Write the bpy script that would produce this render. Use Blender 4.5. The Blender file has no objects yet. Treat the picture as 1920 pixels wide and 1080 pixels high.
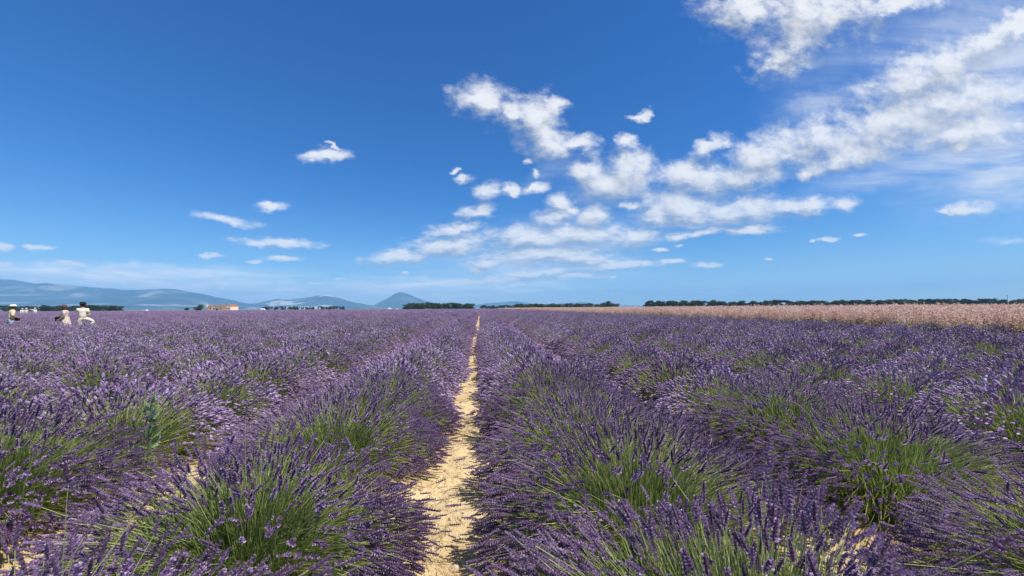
import bpy, bmesh, math, random
import numpy as np
from mathutils import Vector, Matrix

SC = bpy.context.scene
COL = SC.collection
rng = np.random.default_rng(7)
random.seed(7)

# ------------------------------------------------------------------ camera
CAM_H = 1.35
cam_data = bpy.data.cameras.new('camera')
cam_data.sensor_width = 36.0
cam_data.lens = 723.0 / 1920.0 * 36.0
cam_data.clip_start = 0.02
cam_data.clip_end = 60000.0
cam = bpy.data.objects.new('camera', cam_data)
COL.objects.link(cam)
YAW, PITCH, ROLL = math.radians(4.74), math.radians(2.97), math.radians(0.29)
_f = Vector((math.sin(YAW)*math.cos(PITCH), math.cos(YAW)*math.cos(PITCH), math.sin(PITCH)))
_r0 = Vector((math.cos(YAW), -math.sin(YAW), 0.0))
_u0 = _r0.cross(_f)
_r = _r0*math.cos(ROLL) - _u0*math.sin(ROLL)
_u = _u0*math.cos(ROLL) + _r0*math.sin(ROLL)
cam.matrix_world = Matrix((( _r.x, _u.x, -_f.x, 0.0), (_r.y, _u.y, -_f.y, 0.0), (_r.z, _u.z, -_f.z, CAM_H), (0, 0, 0, 1)))
SC.camera = cam

# ------------------------------------------------------------------ exposure
SC.view_settings.view_transform = 'Standard'
SC.view_settings.look = 'None'
SC.view_settings.exposure = 0.30
SC.view_settings.gamma = 1.0
SC.view_settings.use_curve_mapping = False
SC.cycles.max_bounces = 6
SC.cycles.diffuse_bounces = 3
SC.cycles.transparent_max_bounces = 8
SC.cycles.volume_bounces = 1

# ------------------------------------------------------------------ sun and sky
SUN_EL, SUN_AZ = math.radians(60.0), math.radians(120.0)   # azimuth clockwise from +Y (the row direction)
sun_dir = Vector((math.sin(SUN_AZ)*math.cos(SUN_EL), math.cos(SUN_AZ)*math.cos(SUN_EL), math.sin(SUN_EL)))
sun_data = bpy.data.lights.new('sun', 'SUN')
sun_data.energy = 5.0
sun_data.angle = math.radians(0.53)
sun_data.color = (1.0, 0.95, 0.86)
sun = bpy.data.objects.new('sun', sun_data)
sun.rotation_euler = sun_dir.to_track_quat('Z', 'Y').to_euler()
sun.location = (30, -20, 60)
COL.objects.link(sun)

# cumulus puffs (tan azimuth, tan elevation, half width, half height, tilt) and thin veils (+ strength)
CUM = [(0.1202,0.3929,0.0174,0.0071,0.3759),(0.1457,0.3575,0.0115,0.013,0.0242),(-0.5534,0.1187,0.0101,0.004,0.005),(0.4024,0.2757,0.0328,0.0102,0.0171),(0.241,0.2585,0.0261,0.0115,0.016),(0.4815,0.1529,0.018,0.0051,0.0073),(0.5343,0.1649,0.0121,0.0044,0.0082),(0.7947,0.1358,0.0094,0.0037,0.0058),(0.3544,0.0846,0.0117,0.0036,0.0019),(-0.2428,0.0523,0.0398,0.0041,-0.0008),(-0.4124,0.0658,0.0154,0.0027,0.0004),(0.7524,0.8636,0.1224,0.0715,0.0623),(0.973,0.858,0.198,0.0875,0.1934),(1.2039,0.9016,0.1505,0.0423,0.1449),(0.9019,0.75,0.1203,0.0582,0.6642),(0.831,0.6943,0.0503,0.0275,0.4576),(0.0073,0.5515,0.0649,0.0441,-0.1767),(0.0853,0.5254,0.0344,0.0351,0.0381),(0.1541,0.4987,0.059,0.0635,0.3839),(0.168,0.4495,0.0716,0.0444,-0.3256),(0.2653,0.4438,0.0446,0.0189,0.2388),(0.1979,0.5415,0.0263,0.0266,0.039),(0.4395,0.5299,0.0277,0.0118,0.2931),(0.4002,0.4494,0.0304,0.0161,0.2872),(0.2935,0.3654,0.0462,0.0478,-0.5075),(0.4044,0.3681,0.067,0.0583,0.3643),(0.3442,0.3257,0.0922,0.041,0.0212),(0.555,0.3569,0.08,0.0448,0.0234),(0.638,0.4492,0.0542,0.0237,0.4945),(0.6472,0.3546,0.0944,0.0448,0.1571),(0.8069,0.4268,0.1347,0.0571,0.3888),(0.9787,0.4752,0.1434,0.0644,0.2754),(1.0671,0.4342,0.1272,0.037,0.1903),(0.9171,0.3807,0.0259,0.0215,0.0245),(0.7411,0.3643,0.0959,0.0361,0.1567),(1.3197,0.6824,0.2098,0.0664,0.3923),(1.2245,0.5417,0.2203,0.063,0.1964),(1.412,0.5082,0.1973,0.0544,0.1125),(1.5495,0.801,0.104,0.0419,0.4392),(1.6448,0.8567,0.0555,0.0338,0.0578),(1.137,0.4912,0.1204,0.0561,0.1938),(1.4015,0.6048,0.1995,0.064,0.1986),(1.4088,0.4631,0.0465,0.0142,0.2648),(1.0331,0.4177,0.1013,0.0306,0.2535),(0.56,0.268,0.1224,0.0476,-0.0687),(0.7294,0.2633,0.1509,0.0373,0.0989),(0.8962,0.2796,0.117,0.0227,0.0661),(1.0296,0.2895,0.0398,0.0183,0.147),(0.4794,0.2491,0.0487,0.0348,0.3517),(0.5808,0.2005,0.0925,0.0117,0.1451),(0.7431,0.2127,0.0786,0.0089,0.0118),(-0.0621,0.206,0.058,0.0154,0.1008),(-0.0798,0.1627,0.0992,0.0264,0.1149),(-0.1972,0.1342,0.0916,0.0151,0.1136),(0.14,0.1858,0.1173,0.0312,0.0102),(0.2618,0.1942,0.1242,0.0287,0.0107),(0.4153,0.1871,0.0688,0.026,0.146),(0.3062,0.2451,0.0474,0.0286,0.4924),(0.1976,0.2392,0.0461,0.0229,0.0145),(0.2124,0.2825,0.0289,0.0202,0.018),(0.168,0.1421,0.1658,0.0241,0.0587),(0.0137,0.116,0.0529,0.0125,0.145),(0.2609,0.1299,0.1017,0.0157,0.0055),(0.3696,0.1147,0.1261,0.01,0.0725),(0.1393,0.0912,0.1025,0.0098,0.0719),(-0.0029,0.0951,0.0235,0.0069,0.0028),(0.5151,0.124,0.0376,0.0058,0.005),(-0.0389,0.3388,0.0237,0.0113,0.1653),(-0.0098,0.2531,0.0447,0.0169,0.1926),(0.0196,0.3046,0.0308,0.0199,0.0201),(0.0814,0.3087,0.0212,0.0157,0.0203),(0.1439,0.3185,0.0346,0.0114,0.2824),(-0.0722,0.3593,0.0111,0.0057,0.0248),(-0.389,0.3916,0.0501,0.0153,0.0282),(-0.3776,0.4169,0.0186,0.0055,-0.5206),(-0.5242,0.2544,0.0306,0.0095,0.0167),(-0.6255,0.2233,0.0656,0.0106,-0.1716),(-0.5041,0.1658,0.082,0.0121,-0.0462),(-0.6597,0.1314,0.0248,0.0059,0.0061),(-0.556,0.1214,0.0151,0.0053,0.0052),(-0.4904,0.1271,0.0383,0.0067,0.0057),(-1.1219,0.1488,0.0182,0.0076,0.008),(-1.0578,0.1493,0.0185,0.0057,0.008),(-1.03,0.1483,0.0162,0.0045,0.0079),(-0.9688,0.1103,0.0329,0.0057,-0.0718),(-0.886,0.1016,0.0263,0.0058,-0.1096),(-0.8335,0.0708,0.0167,0.0064,0.0008),(-1.122,0.1109,0.0182,0.0063,0.0045),(1.4166,0.2852,0.0772,0.0157,0.0797),(1.3433,0.2714,0.0241,0.0063,0.0156),(0.9836,0.1883,0.0292,0.0076,0.0097),(0.9303,0.1862,0.0112,0.0045,0.0096),(1.0755,0.2014,0.023,0.0061,0.0106),(0.6131,0.1158,0.0367,0.0073,0.0043),(-0.348,0.0766,0.013,0.0034,0.0013),(-0.1848,0.0918,0.0094,0.0041,0.0026),(0.3607,0.0348,0.0409,0.004,-0.0021),(0.6365,0.0386,0.0843,0.0032,-0.0018),(0.822,0.0397,0.063,0.0027,-0.0017),(0.0691,0.0729,0.0842,0.0084,0.0359),(-0.0413,0.0659,0.0757,0.0069,0.0532),(0.253,0.0844,0.0723,0.0071,0.0706)]
VEIL = [(1.4672,0.5424,0.4122,0.2386,0.3463,0.85),(1.4346,0.8196,0.381,0.1283,0.4447,0.45),(1.5829,0.4326,0.2183,0.1796,0.0271,0.8),(-0.8694,0.0759,0.444,0.0335,0.0013,1.2),(-1.0569,0.0909,0.2471,0.0304,-0.0549,1.1),(-0.5514,0.0446,0.3619,0.0316,-0.0565,1.3),(-0.7381,0.0943,0.2364,0.0156,-0.0904,0.8),(-0.1092,0.0495,0.4194,0.0357,-0.001,1.1),(1.5821,0.645,0.5032,0.3205,0.5767,0.75),(1.2913,0.7788,0.3531,0.1423,0.5233,0.32),(1.1463,0.3661,0.2587,0.0402,0.1517,0.55),(1.525,0.3748,0.2376,0.1112,0.1788,0.75),(0.9761,0.5876,0.1885,0.0523,0.3644,0.5),(1.5366,0.1889,0.1063,0.0142,0.0094,0.6),(1.0141,0.6841,0.2456,0.0925,0.5283,0.22),(0.1394,0.1081,0.3783,0.0564,0.0038,0.35),(0.2835,0.1944,0.2517,0.0576,0.0107,0.3),(0.17,0.3508,0.0883,0.0356,0.5413,0.2)]


world = bpy.data.worlds.new('World')
SC.world = world
world.use_nodes = True
wt = world.node_tree
wt.nodes.clear()

class NT:
    """small helper to write node trees as expressions"""
    def __init__(self, tree): self.t = tree
    def n(self, kind, **kw):
        nd = self.t.nodes.new(kind)
        for k, v in kw.items(): setattr(nd, k, v)
        return nd
    def put(self, sock, v):
        if hasattr(v, 'is_output') or isinstance(v, bpy.types.NodeSocket): self.t.links.new(v, sock)
        elif v is not None: sock.default_value = v
    def math(self, op, a, b=None, c=None, clamp=False):
        nd = self.n('ShaderNodeMath', operation=op, use_clamp=clamp)
        for i, v in enumerate((a, b, c)):
            if v is not None: self.put(nd.inputs[i], v)
        return nd.outputs[0]
    def vmath(self, op, a, b=None, scale=None):
        nd = self.n('ShaderNodeVectorMath', operation=op)
        self.put(nd.inputs[0], a)
        if b is not None: self.put(nd.inputs[1], b)
        if scale is not None: self.put(nd.inputs['Scale'], scale)
        return nd.outputs['Value'] if op in ('LENGTH', 'DOT_PRODUCT') else nd.outputs[0]
    def noise(self, vec, scale, detail=4.0, rough=0.5, dist=0.0, col=False):
        nd = self.n('ShaderNodeTexNoise')
        self.put(nd.inputs['Vector'], vec)
        nd.inputs['Scale'].default_value = scale
        nd.inputs['Detail'].default_value = detail
        nd.inputs['Roughness'].default_value = rough
        nd.inputs['Distortion'].default_value = dist
        return nd.outputs['Color'] if col else nd.outputs[0]
    def sep(self, v):
        nd = self.n('ShaderNodeSeparateXYZ'); self.put(nd.inputs[0], v); return nd.outputs
    def comb(self, x, y, z=0.0):
        nd = self.n('ShaderNodeCombineXYZ')
        for i, v in enumerate((x, y, z)): self.put(nd.inputs[i], v)
        return nd.outputs[0]
    def mix(self, f, a, b, blend='MIX'):
        nd = self.n('ShaderNodeMix', data_type='RGBA', blend_type=blend)
        self.put(nd.inputs[0], f)
        for s, v in ((nd.inputs[6], a), (nd.inputs[7], b)):
            if isinstance(v, tuple): s.default_value = (*v, 1.0) if len(v) == 3 else v
            else: self.put(s, v)
        return nd.outputs[2]
    def ramp(self, f, stops, interp='LINEAR'):
        nd = self.n('ShaderNodeValToRGB'); cr = nd.color_ramp; cr.interpolation = interp
        while len(cr.elements) < len(stops): cr.elements.new(0.5)
        for e, (p, c) in zip(cr.elements, stops):
            e.position = p; e.color = (*c, 1.0) if len(c) == 3 else c
        self.put(nd.inputs[0], f)
        return nd.outputs[0]
    def smooth(self, v, lo, hi, a=0.0, b=1.0):
        nd = self.n('ShaderNodeMapRange', interpolation_type='SMOOTHSTEP')
        self.put(nd.inputs[0], v)
        for i, q in zip((1, 2, 3, 4), (lo, hi, a, b)): nd.inputs[i].default_value = q
        return nd.outputs[0]

W = NT(wt)
SKY_STRENGTH = 0.10
CLOUD_GROW = 1.22
sky = W.n('ShaderNodeTexSky', sky_type='NISHITA', sun_disc=False, sun_elevation=SUN_EL, sun_rotation=SUN_AZ,
          altitude=600.0, air_density=1.0, dust_density=0.0, ozone_density=3.0)
hsv = W.n('ShaderNodeHueSaturation')
hsv.inputs['Hue'].default_value = 0.5
hsv.inputs['Saturation'].default_value = 1.25
hsv.inputs['Value'].default_value = 1.05
wt.links.new(sky.outputs[0], hsv.inputs['Color'])
D = W.n('ShaderNodeTexCoord').outputs['Generated']
dx, dy, dz = W.sep(D)
skyc = W.mix(1.0, hsv.outputs[0], W.mix(W.smooth(dz, 0.0, 0.34), (0.74, 0.88, 1.00), (0.27, 0.70, 1.06)), 'MULTIPLY')
ysafe = W.math('MAXIMUM', dy, 0.06)
U, V_ = W.math('DIVIDE', dx, ysafe), W.math('DIVIDE', dz, ysafe)
P = W.comb(U, V_)
k = 1.0/SKY_STRENGTH

def cloud_coords(p, off=0.14):
    """cloud detail shrinks towards the horizon"""
    x, y, _z = W.sep(p)
    s = W.math('MAXIMUM', W.math('ADD', y, off), 0.05)
    return W.comb(W.math('DIVIDE', x, s), W.math('MULTIPLY', W.math('LOGARITHM', s, math.e), 1.7)), s

q0, s0 = cloud_coords(P)
def puff(p, d):
    """billows, finer and flatter towards the horizon"""
    hi = W.noise(W.vmath('MULTIPLY', p, (1.0, 1.35, 1.0)), 12.5, d, 0.66)
    lo = W.noise(W.vmath('MULTIPLY', p, (1.0, 2.6, 1.0)), 27.0, d, 0.63)
    _x, y, _z = W.sep(p)
    t = W.smooth(y, 0.08, 0.40)
    mx = W.n('ShaderNodeMix', data_type='FLOAT')
    W.put(mx.inputs[0], t); W.put(mx.inputs[2], lo); W.put(mx.inputs[3], hi)
    return W.math('MULTIPLY', W.math('SUBTRACT', mx.outputs[0], 0.5), 2.3)
warp = W.vmath('SCALE', W.vmath('MULTIPLY', W.vmath('SUBTRACT', W.noise(W.vmath('MULTIPLY', P, (1.0, 1.5, 1.0)), 14.0, 4.0, 0.6, col=True), (0.5, 0.5, 0.5)), (1.0, 0.8, 0.0)), scale=W.math('MULTIPLY', s0, 0.16))
PW0 = W.vmath('ADD', P, warp)
OFF = W.vmath('SCALE', (0.04, 0.075, 0.0), scale=s0)
PW1 = W.vmath('ADD', PW0, OFF)
NZ0 = puff(P, 8.0)
NZ1 = puff(W.vmath('ADD', P, OFF), 3.0)
mw = W.n('ShaderNodeMapping')
wt.links.new(q0, mw.inputs['Vector'])
mw.inputs['Rotation'].default_value = (0, 0, math.radians(-24))
mw.inputs['Scale'].default_value = (0.9, 3.2, 1)
WISP = W.smooth(W.noise(mw.outputs[0], 2.0, 7.0, 0.6, 0.6), 0.30, 0.70, 0.30, 1.2)

VEILC = W.mix(W.smooth(V_, 0.11, 0.34), (1.0*k, 1.0*k, 1.0*k), (0.72*k, 0.75*k, 0.78*k))
LEAF_IN = (('Sky', 'NodeSocketColor', skyc), ('PW0', 'NodeSocketVector', PW0), ('PW1', 'NodeSocketVector', PW1),
           ('NZ0', 'NodeSocketFloat', NZ0), ('NZ1', 'NodeSocketFloat', NZ1), ('WISP', 'NodeSocketFloat', WISP), ('VEILC', 'NodeSocketColor', VEILC))

def leaf(cums, veils):
    """one patch of sky with the clouds that reach into it, as a node group of its own"""
    g = bpy.data.node_groups.new('sky_patch', 'ShaderNodeTree')
    for nm, ty, _s in LEAF_IN: g.interface.new_socket(nm, in_out='INPUT', socket_type=ty)
    g.interface.new_socket('Shader', in_out='OUTPUT', socket_type='NodeSocketShader')
    T = NT(g)
    gi, go = T.n('NodeGroupInput'), T.n('NodeGroupOutput')
    c, pw0, pw1, nz0, nz1, wisp, veilc = gi.outputs[:7]
    def blob_dist(pin, b, grow):
        m = T.n('ShaderNodeMapping', vector_type='TEXTURE')
        g.links.new(pin, m.inputs['Vector'])
        m.inputs['Location'].default_value = (b[0], b[1], 0)
        m.inputs['Rotation'].default_value = (0, 0, b[4])
        m.inputs['Scale'].default_value = (b[2]*grow, b[3]*grow, 1)
        return T.vmath('LENGTH', m.outputs[0])
    def chain(pw, blobs, acc=None):
        pin, out = pw, None
        for i, b in enumerate(blobs):
            if acc is not None and i % 5 == 0:      # evaluate in batches: a long flat list overflows the shader stack
                pin = T.vmath('ADD', pw, T.vmath('SCALE', (1e-9, 1e-9, 0.0), scale=acc))
            L = blob_dist(pin, b, CLOUD_GROW)
            out = L if out is None else T.math('SMOOTH_MIN', out, L, 0.22)
            acc = out
        return out
    acc = None
    for b in veils:
        e = T.math('MULTIPLY', T.smooth(blob_dist(pw0, b, 1.3), 0.0, 1.0, 1.0, 0.0), b[5])
        acc = e if acc is None else T.math('MAXIMUM', acc, e)
    if acc is not None:
        c = T.mix(T.math('MULTIPLY', T.math('MULTIPLY', acc, wisp, clamp=True), 0.95), c, veilc)
    if cums:
        l0 = chain(pw0, cums)
        f0 = T.math('ADD', T.math('MINIMUM', T.math('SUBTRACT', 1.0, l0), 0.62), nz0)
        l1 = chain(pw1, cums, f0)
        # side turned to the sun bright, bases and far sides grey
        grad = T.math('ADD', T.math('SUBTRACT', l1, l0), T.math('MULTIPLY', T.math('SUBTRACT', nz0, nz1), 0.60))
        alpha = T.smooth(f0, -0.34, 0.86)
        light = T.smooth(grad, -0.80, 0.72)
        thick = T.smooth(f0, 0.40, 1.4, 1.0, 0.78)
        col = T.mix(T.math('MULTIPLY', light, thick), (0.31*k, 0.35*k, 0.43*k), (0.82*k, 0.82*k, 0.82*k))
        c = T.mix(T.math('MULTIPLY', alpha, 0.97), c, col)
    bg = T.n('ShaderNodeBackground')
    bg.inputs['Strength'].default_value = SKY_STRENGTH
    g.links.new(c, bg.inputs['Color'])
    g.links.new(bg.outputs[0], go.inputs[0])
    nd = W.n('ShaderNodeGroup', node_tree=g)
    for i, (_n, _t, sk) in enumerate(LEAF_IN): wt.links.new(sk, nd.inputs[i])
    return nd.outputs[0]

def bbox(b, grow, pad):
    ca, sa = abs(math.cos(b[4])), abs(math.sin(b[4]))
    hx, hy = (b[2]*ca+b[3]*sa)*grow, (b[2]*sa+b[3]*ca)*grow
    p = pad*(max(b[1], 0)+0.14+hy)
    return b[0]-hx-p, b[0]+hx+p, b[1]-hy-p, b[1]+hy+p

def select(v, thr, lo, hi):
    mx = W.n('ShaderNodeMixShader')
    wt.links.new(W.math('GREATER_THAN', v, thr), mx.inputs[0])
    wt.links.new(lo, mx.inputs[1]); wt.links.new(hi, mx.inputs[2])
    return mx.outputs[0]

def tree(rect, cums, veils, depth):
    u0, u1, v0, v1 = rect
    def hit(bb): return bb[0] < u1 and bb[1] > u0 and bb[2] < v1 and bb[3] > v0
    cums = [b for b in cums if hit(bbox(b, 2.3, 0.08))]
    veils = [b for b in veils if hit(bbox(b, 1.3, 0.08))]
    if depth == 0 or len(cums)+len(veils) <= 12: return leaf(cums, veils)
    best = None
    for ax in (0, 1):
        lo, hi = (u0, u1) if ax == 0 else (v0, v1)
        for t in (0.3, 0.4, 0.5, 0.6, 0.7):
            x = lo+(hi-lo)*t
            a = sum(bbox(b, 2.3, 0.08)[2*ax] < x for b in cums); c2 = sum(bbox(b, 2.3, 0.08)[2*ax+1] > x for b in cums)
            if best is None or max(a, c2) < best[0]: best = (max(a, c2), ax, x)
    _, ax, x = best
    if ax == 0: A, B = (u0, x, v0, v1), (x, u1, v0, v1)
    else: A, B = (u0, u1, v0, x), (u0, u1, x, v1)
    return select(U if ax == 0 else V_, x, tree(A, cums, veils, depth-1), tree(B, cums, veils, depth-1))

front = tree((-2.2, 2.6, -0.05, 1.6), CUM, VEIL, 5)
# the rest of the sky, beside, behind and overhead: the same scattered cumulus
zs = W.math('MAXIMUM', dz, 0.05)
rest = W.noise(W.comb(W.math('DIVIDE', dx, zs), W.math('DIVIDE', dy, zs)), 0.9, 6.0, 0.6)
away = W.math('MAXIMUM', W.smooth(W.math('ABSOLUTE', W.math('SUBTRACT', U, 0.2)), 1.9, 2.6), W.math('MAXIMUM', W.smooth(V_, 1.15, 1.7), W.smooth(dy, 0.08, -0.05)))
ralpha = W.math('MULTIPLY', W.math('MULTIPLY', W.smooth(rest, 0.53, 0.66), W.smooth(dz, 0.02, 0.12)), away)
bg = W.n('ShaderNodeBackground'); bg.inputs['Strength'].default_value = SKY_STRENGTH
wt.links.new(W.mix(ralpha, skyc, (0.64*k, 0.65*k, 0.67*k)), bg.inputs['Color'])
inside = W.math('MULTIPLY', W.math('MULTIPLY', W.math('GREATER_THAN', dy, 0.08), W.math('LESS_THAN', W.math('ABSOLUTE', W.math('SUBTRACT', U, 0.2)), 1.9)),
                W.math('MULTIPLY', W.math('LESS_THAN', V_, 1.15), W.math('GREATER_THAN', V_, -0.02)))
sel = W.n('ShaderNodeMixShader')
wt.links.new(inside, sel.inputs[0]); wt.links.new(bg.outputs[0], sel.inputs[1]); wt.links.new(front, sel.inputs[2])
wo = W.n('ShaderNodeOutputWorld')
wt.links.new(sel.outputs[0], wo.inputs['Surface'])
world.cycles.sampling_method = 'MANUAL'
world.cycles.sample_map_resolution = 512

# ------------------------------------------------------------------ helpers
def newmat(name):
    m = bpy.data.materials.new(name); m.use_nodes = True
    m.node_tree.nodes.clear()
    return m, NT(m.node_tree)

def finish(m, T, shader, disp=None):
    o = T.n('ShaderNodeOutputMaterial')
    m.node_tree.links.new(shader, o.inputs['Surface'])
    return m

def principled(T, color, rough=0.8, spec=0.3, normal=None, **kw):
    b = T.n('ShaderNodeBsdfPrincipled')
    T.put(b.inputs['Base Color'], (*color, 1.0) if isinstance(color, tuple) else color)
    T.put(b.inputs['Roughness'], rough)
    b.inputs['Specular IOR Level'].default_value = spec
    if normal is not None: T.put(b.inputs['Normal'], normal)
    for k2, v in kw.items(): T.put(b.inputs[k2], v)
    return b.outputs[0]

def attr(T, name):
    a = T.n('ShaderNodeAttribute', attribute_type='GEOMETRY', attribute_name=name)
    return a.outputs['Fac']

def obj_random(T):
    return T.n('ShaderNodeObjectInfo').outputs['Random']

def leafy(name, stops, trans=0.25, rough=0.6, vary=0.3, spec=0.25):
    """matte plant tissue: colour from the per-stalk tone plus a little per-plant change, part of the light passes through"""
    m, T = newmat(name)
    tone = T.math('ADD', attr(T, 'tone'), T.math('MULTIPLY', T.math('SUBTRACT', obj_random(T), 0.5), vary), clamp=True)
    c = T.ramp(tone, stops)
    p = principled(T, c, rough, spec)
    t = T.n('ShaderNodeBsdfTranslucent'); T.put(t.inputs[0], c)
    mx = T.n('ShaderNodeMixShader'); mx.inputs[0].default_value = trans
    m.node_tree.links.new(p, mx.inputs[1]); m.node_tree.links.new(t.outputs[0], mx.inputs[2])
    return finish(m, T, mx.outputs[0])

def plain(name, color, rough=0.8, spec=0.3, vary=0.12, scale=6.0, bump=0.0):
    m, T = newmat(name)
    co = T.n('ShaderNodeTexCoord').outputs['Object']
    n = T.noise(co, scale, 5.0, 0.6)
    a = tuple(max(0, c*(1-vary)) for c in color); b = tuple(min(1, c*(1+vary)) for c in color)
    c = T.mix(T.smooth(n, 0.3, 0.7), a, b)
    nm = None
    if bump:
        bn = T.n('ShaderNodeBump'); bn.inputs['Strength'].default_value = bump
        T.put(bn.inputs['Height'], n); nm = bn.outputs[0]
    return finish(m, T, principled(T, c, rough, spec, nm))

def mesh_np(name, V, F, mats, tone=None, smooth=False, fmat=None):
    """mesh from arrays; F is an (n, 3) or (n, 4) array or a list of such arrays"""
    me = bpy.data.meshes.new(name)
    Fs = F if isinstance(F, list) else [F]
    Fs = [f for f in Fs if len(f)]
    V = np.asarray(V, dtype=np.float32)
    me.vertices.add(len(V)); me.vertices.foreach_set('co', V.ravel())
    loops = np.concatenate([np.asarray(f, dtype=np.int32).ravel() for f in Fs])
    tot = np.concatenate([np.full(len(f), f.shape[1], dtype=np.int32) for f in Fs])
    me.loops.add(len(loops)); me.loops.foreach_set('vertex_index', loops)
    me.polygons.add(len(tot))
    me.polygons.foreach_set('loop_start', np.concatenate([[0], np.cumsum(tot)[:-1]]).astype(np.int32))
    me.polygons.foreach_set('loop_total', tot)
    if fmat is not None: me.polygons.foreach_set('material_index', np.asarray(fmat, dtype=np.int32))
    me.polygons.foreach_set('use_smooth', np.full(len(tot), smooth, dtype=bool))
    if tone is not None:
        a = me.attributes.new('tone', 'FLOAT', 'POINT'); a.data.foreach_set('value', np.asarray(tone, dtype=np.float32))
    for m in (mats if isinstance(mats, (list, tuple)) else [mats]): me.materials.append(m)
    me.update(); me.validate()
    return me

def obj(name, data, parent=None, loc=(0, 0, 0)):
    o = bpy.data.objects.new(name, data); COL.objects.link(o)
    o.location = loc
    if parent is not None: o.parent = parent
    return o

def tag(o, label=None, cat=None, group=None, kind=None):
    if label: o['label'] = label
    if cat: o['category'] = cat
    if group: o['group'] = group
    if kind: o['kind'] = kind
    return o

def bm_mesh(name, bm, mats, smooth=False):
    me = bpy.data.meshes.new(name)
    bmesh.ops.recalc_face_normals(bm, faces=bm.faces)
    bm.to_mesh(me); bm.free()
    for m in (mats if isinstance(mats, (list, tuple)) else [mats]): me.materials.append(m)
    if smooth:
        me.polygons.foreach_set('use_smooth', np.ones(len(me.polygons), dtype=bool))
    return me

def bm_box(bm, c, s, rz=0.0, bevel=0.0):
    r = bmesh.ops.create_cube(bm, size=1.0)
    vs = r['verts']
    bmesh.ops.scale(bm, vec=s, verts=vs)
    if bevel:
        es = list({e for v in vs for e in v.link_edges})
        rb = bmesh.ops.bevel(bm, geom=es, offset=bevel, segments=2, affect='EDGES', profile=0.7)
        vs = list({v for f in rb['faces'] for v in f.verts} | {v for v in vs if v.is_valid})
    if rz: bmesh.ops.rotate(bm, cent=(0, 0, 0), matrix=Matrix.Rotation(rz, 3, 'Z'), verts=vs)
    bmesh.ops.translate(bm, vec=c, verts=vs)
    return vs

def frames(dirs):
    """orthonormal frames (n,3,3) whose third column is dirs"""
    d = dirs/np.linalg.norm(dirs, axis=1, keepdims=True)
    h = np.where(np.abs(d[:, 2:3]) > 0.95, np.array([[1.0, 0, 0]]), np.array([[0, 0, 1.0]]))
    a = np.cross(h, d); a /= np.linalg.norm(a, axis=1, keepdims=True)
    b = np.cross(d, a)
    return np.stack([a, b, d], axis=2)

def stamp(tv, tf, R, pos, scale):
    """copy a template (tv verts, tf faces) to n frames; scale (n,3)"""
    n, m = len(pos), len(tv)
    V = np.einsum('nij,nmj->nmi', R, tv[None]*scale[:, None, :]) + pos[:, None, :]
    Fx = (tf[None] + (np.arange(n)*m)[:, None, None]).reshape(-1, tf.shape[1])
    return V.reshape(-1, 3), Fx
# ------------------------------------------------------------------ ground
def soil_material():
    m, T = newmat('pale_stony_soil')
    co = T.n('ShaderNodeNewGeometry').outputs['Position']
    x, y, z = T.sep(co)
    big = T.noise(co, 0.8, 4.0, 0.55)
    fine = T.noise(co, 45.0, 6.0, 0.65)
    vor = T.n('ShaderNodeTexVoronoi'); T.put(vor.inputs['Vector'], co); vor.inputs['Scale'].default_value = 70.0
    grit = T.noise(co, 190.0, 3.0, 0.6)
    c = T.mix(T.smooth(fine, 0.3, 0.7), (0.57, 0.43, 0.225), (0.75, 0.59, 0.335))
    c = T.mix(T.math('MULTIPLY', T.smooth(grit, 0.56, 0.72), 0.6), c, (0.68, 0.56, 0.38))
    c = T.mix(T.math('MULTIPLY', T.smooth(grit, 0.44, 0.30), 0.7), c, (0.26, 0.17, 0.085))
    c = T.mix(T.math('MULTIPLY', T.smooth(big, 0.42, 0.62), 0.55), c, (0.44, 0.29, 0.13))
    c = T.mix(T.math('MULTIPLY', T.smooth(T.noise(co, 5.0, 5.0, 0.65), 0.50, 0.68), 0.5), c, (0.36, 0.24, 0.12))
    # far off: a patchwork of dry fields and scrub
    patch = T.n('ShaderNodeTexVoronoi'); T.put(patch.inputs['Vector'], co); patch.inputs['Scale'].default_value = 0.0022
    far = T.ramp(T.sep(patch.outputs['Color'])[0], [(0.0, (0.10, 0.13, 0.05)), (0.35, (0.16, 0.17, 0.07)), (0.6, (0.36, 0.29, 0.15)), (1.0, (0.08, 0.11, 0.04))])
    dist = T.vmath('LENGTH', co)
    c = T.mix(T.smooth(dist, 420.0, 700.0), c, far)
    h = T.math('ADD', T.math('MULTIPLY', vor.outputs['Distance'], 0.6), T.math('ADD', fine, T.math('MULTIPLY', grit, 0.5)))
    b = T.n('ShaderNodeBump'); b.inputs['Strength'].default_value = 0.55; b.inputs['Distance'].default_value = 0.012
    T.put(b.inputs['Height'], h)
    return finish(m, T, principled(T, c, 0.95, 0.15, b.outputs[0]))

GAP0, PITCHX = -0.15, 1.95      # bare strip in front of the camera, distance between strips
xs = np.concatenate([-np.geomspace(15000, 6, 26), np.linspace(-5, 5, 230), np.geomspace(6, 15000, 26)])
ys = np.concatenate([[-4000, -400, -40, -6, -2], np.linspace(-0.5, 9, 210), np.geomspace(9.3, 15000, 34)])
GX, GY = np.meshgrid(xs, ys)
def soil_height(X, Y):
    z = np.zeros_like(X)
    r = np.random.default_rng(3)
    near = np.clip(1.0 - np.hypot(X, Y-3)/14.0, 0, 1)
    for k in range(40):
        w = r.uniform(1.5, 26); a = r.uniform(0, 2*math.pi)
        z += (0.022/w**0.75)*np.sin(w*(X*math.cos(a)+Y*math.sin(a)) + r.uniform(0, 6.3))
    z += -0.02*np.cos(2*math.pi*(X-GAP0)/PITCHX)*near
    return z*near
GZ = soil_height(GX, GY)
ny, nx = GX.shape
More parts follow.
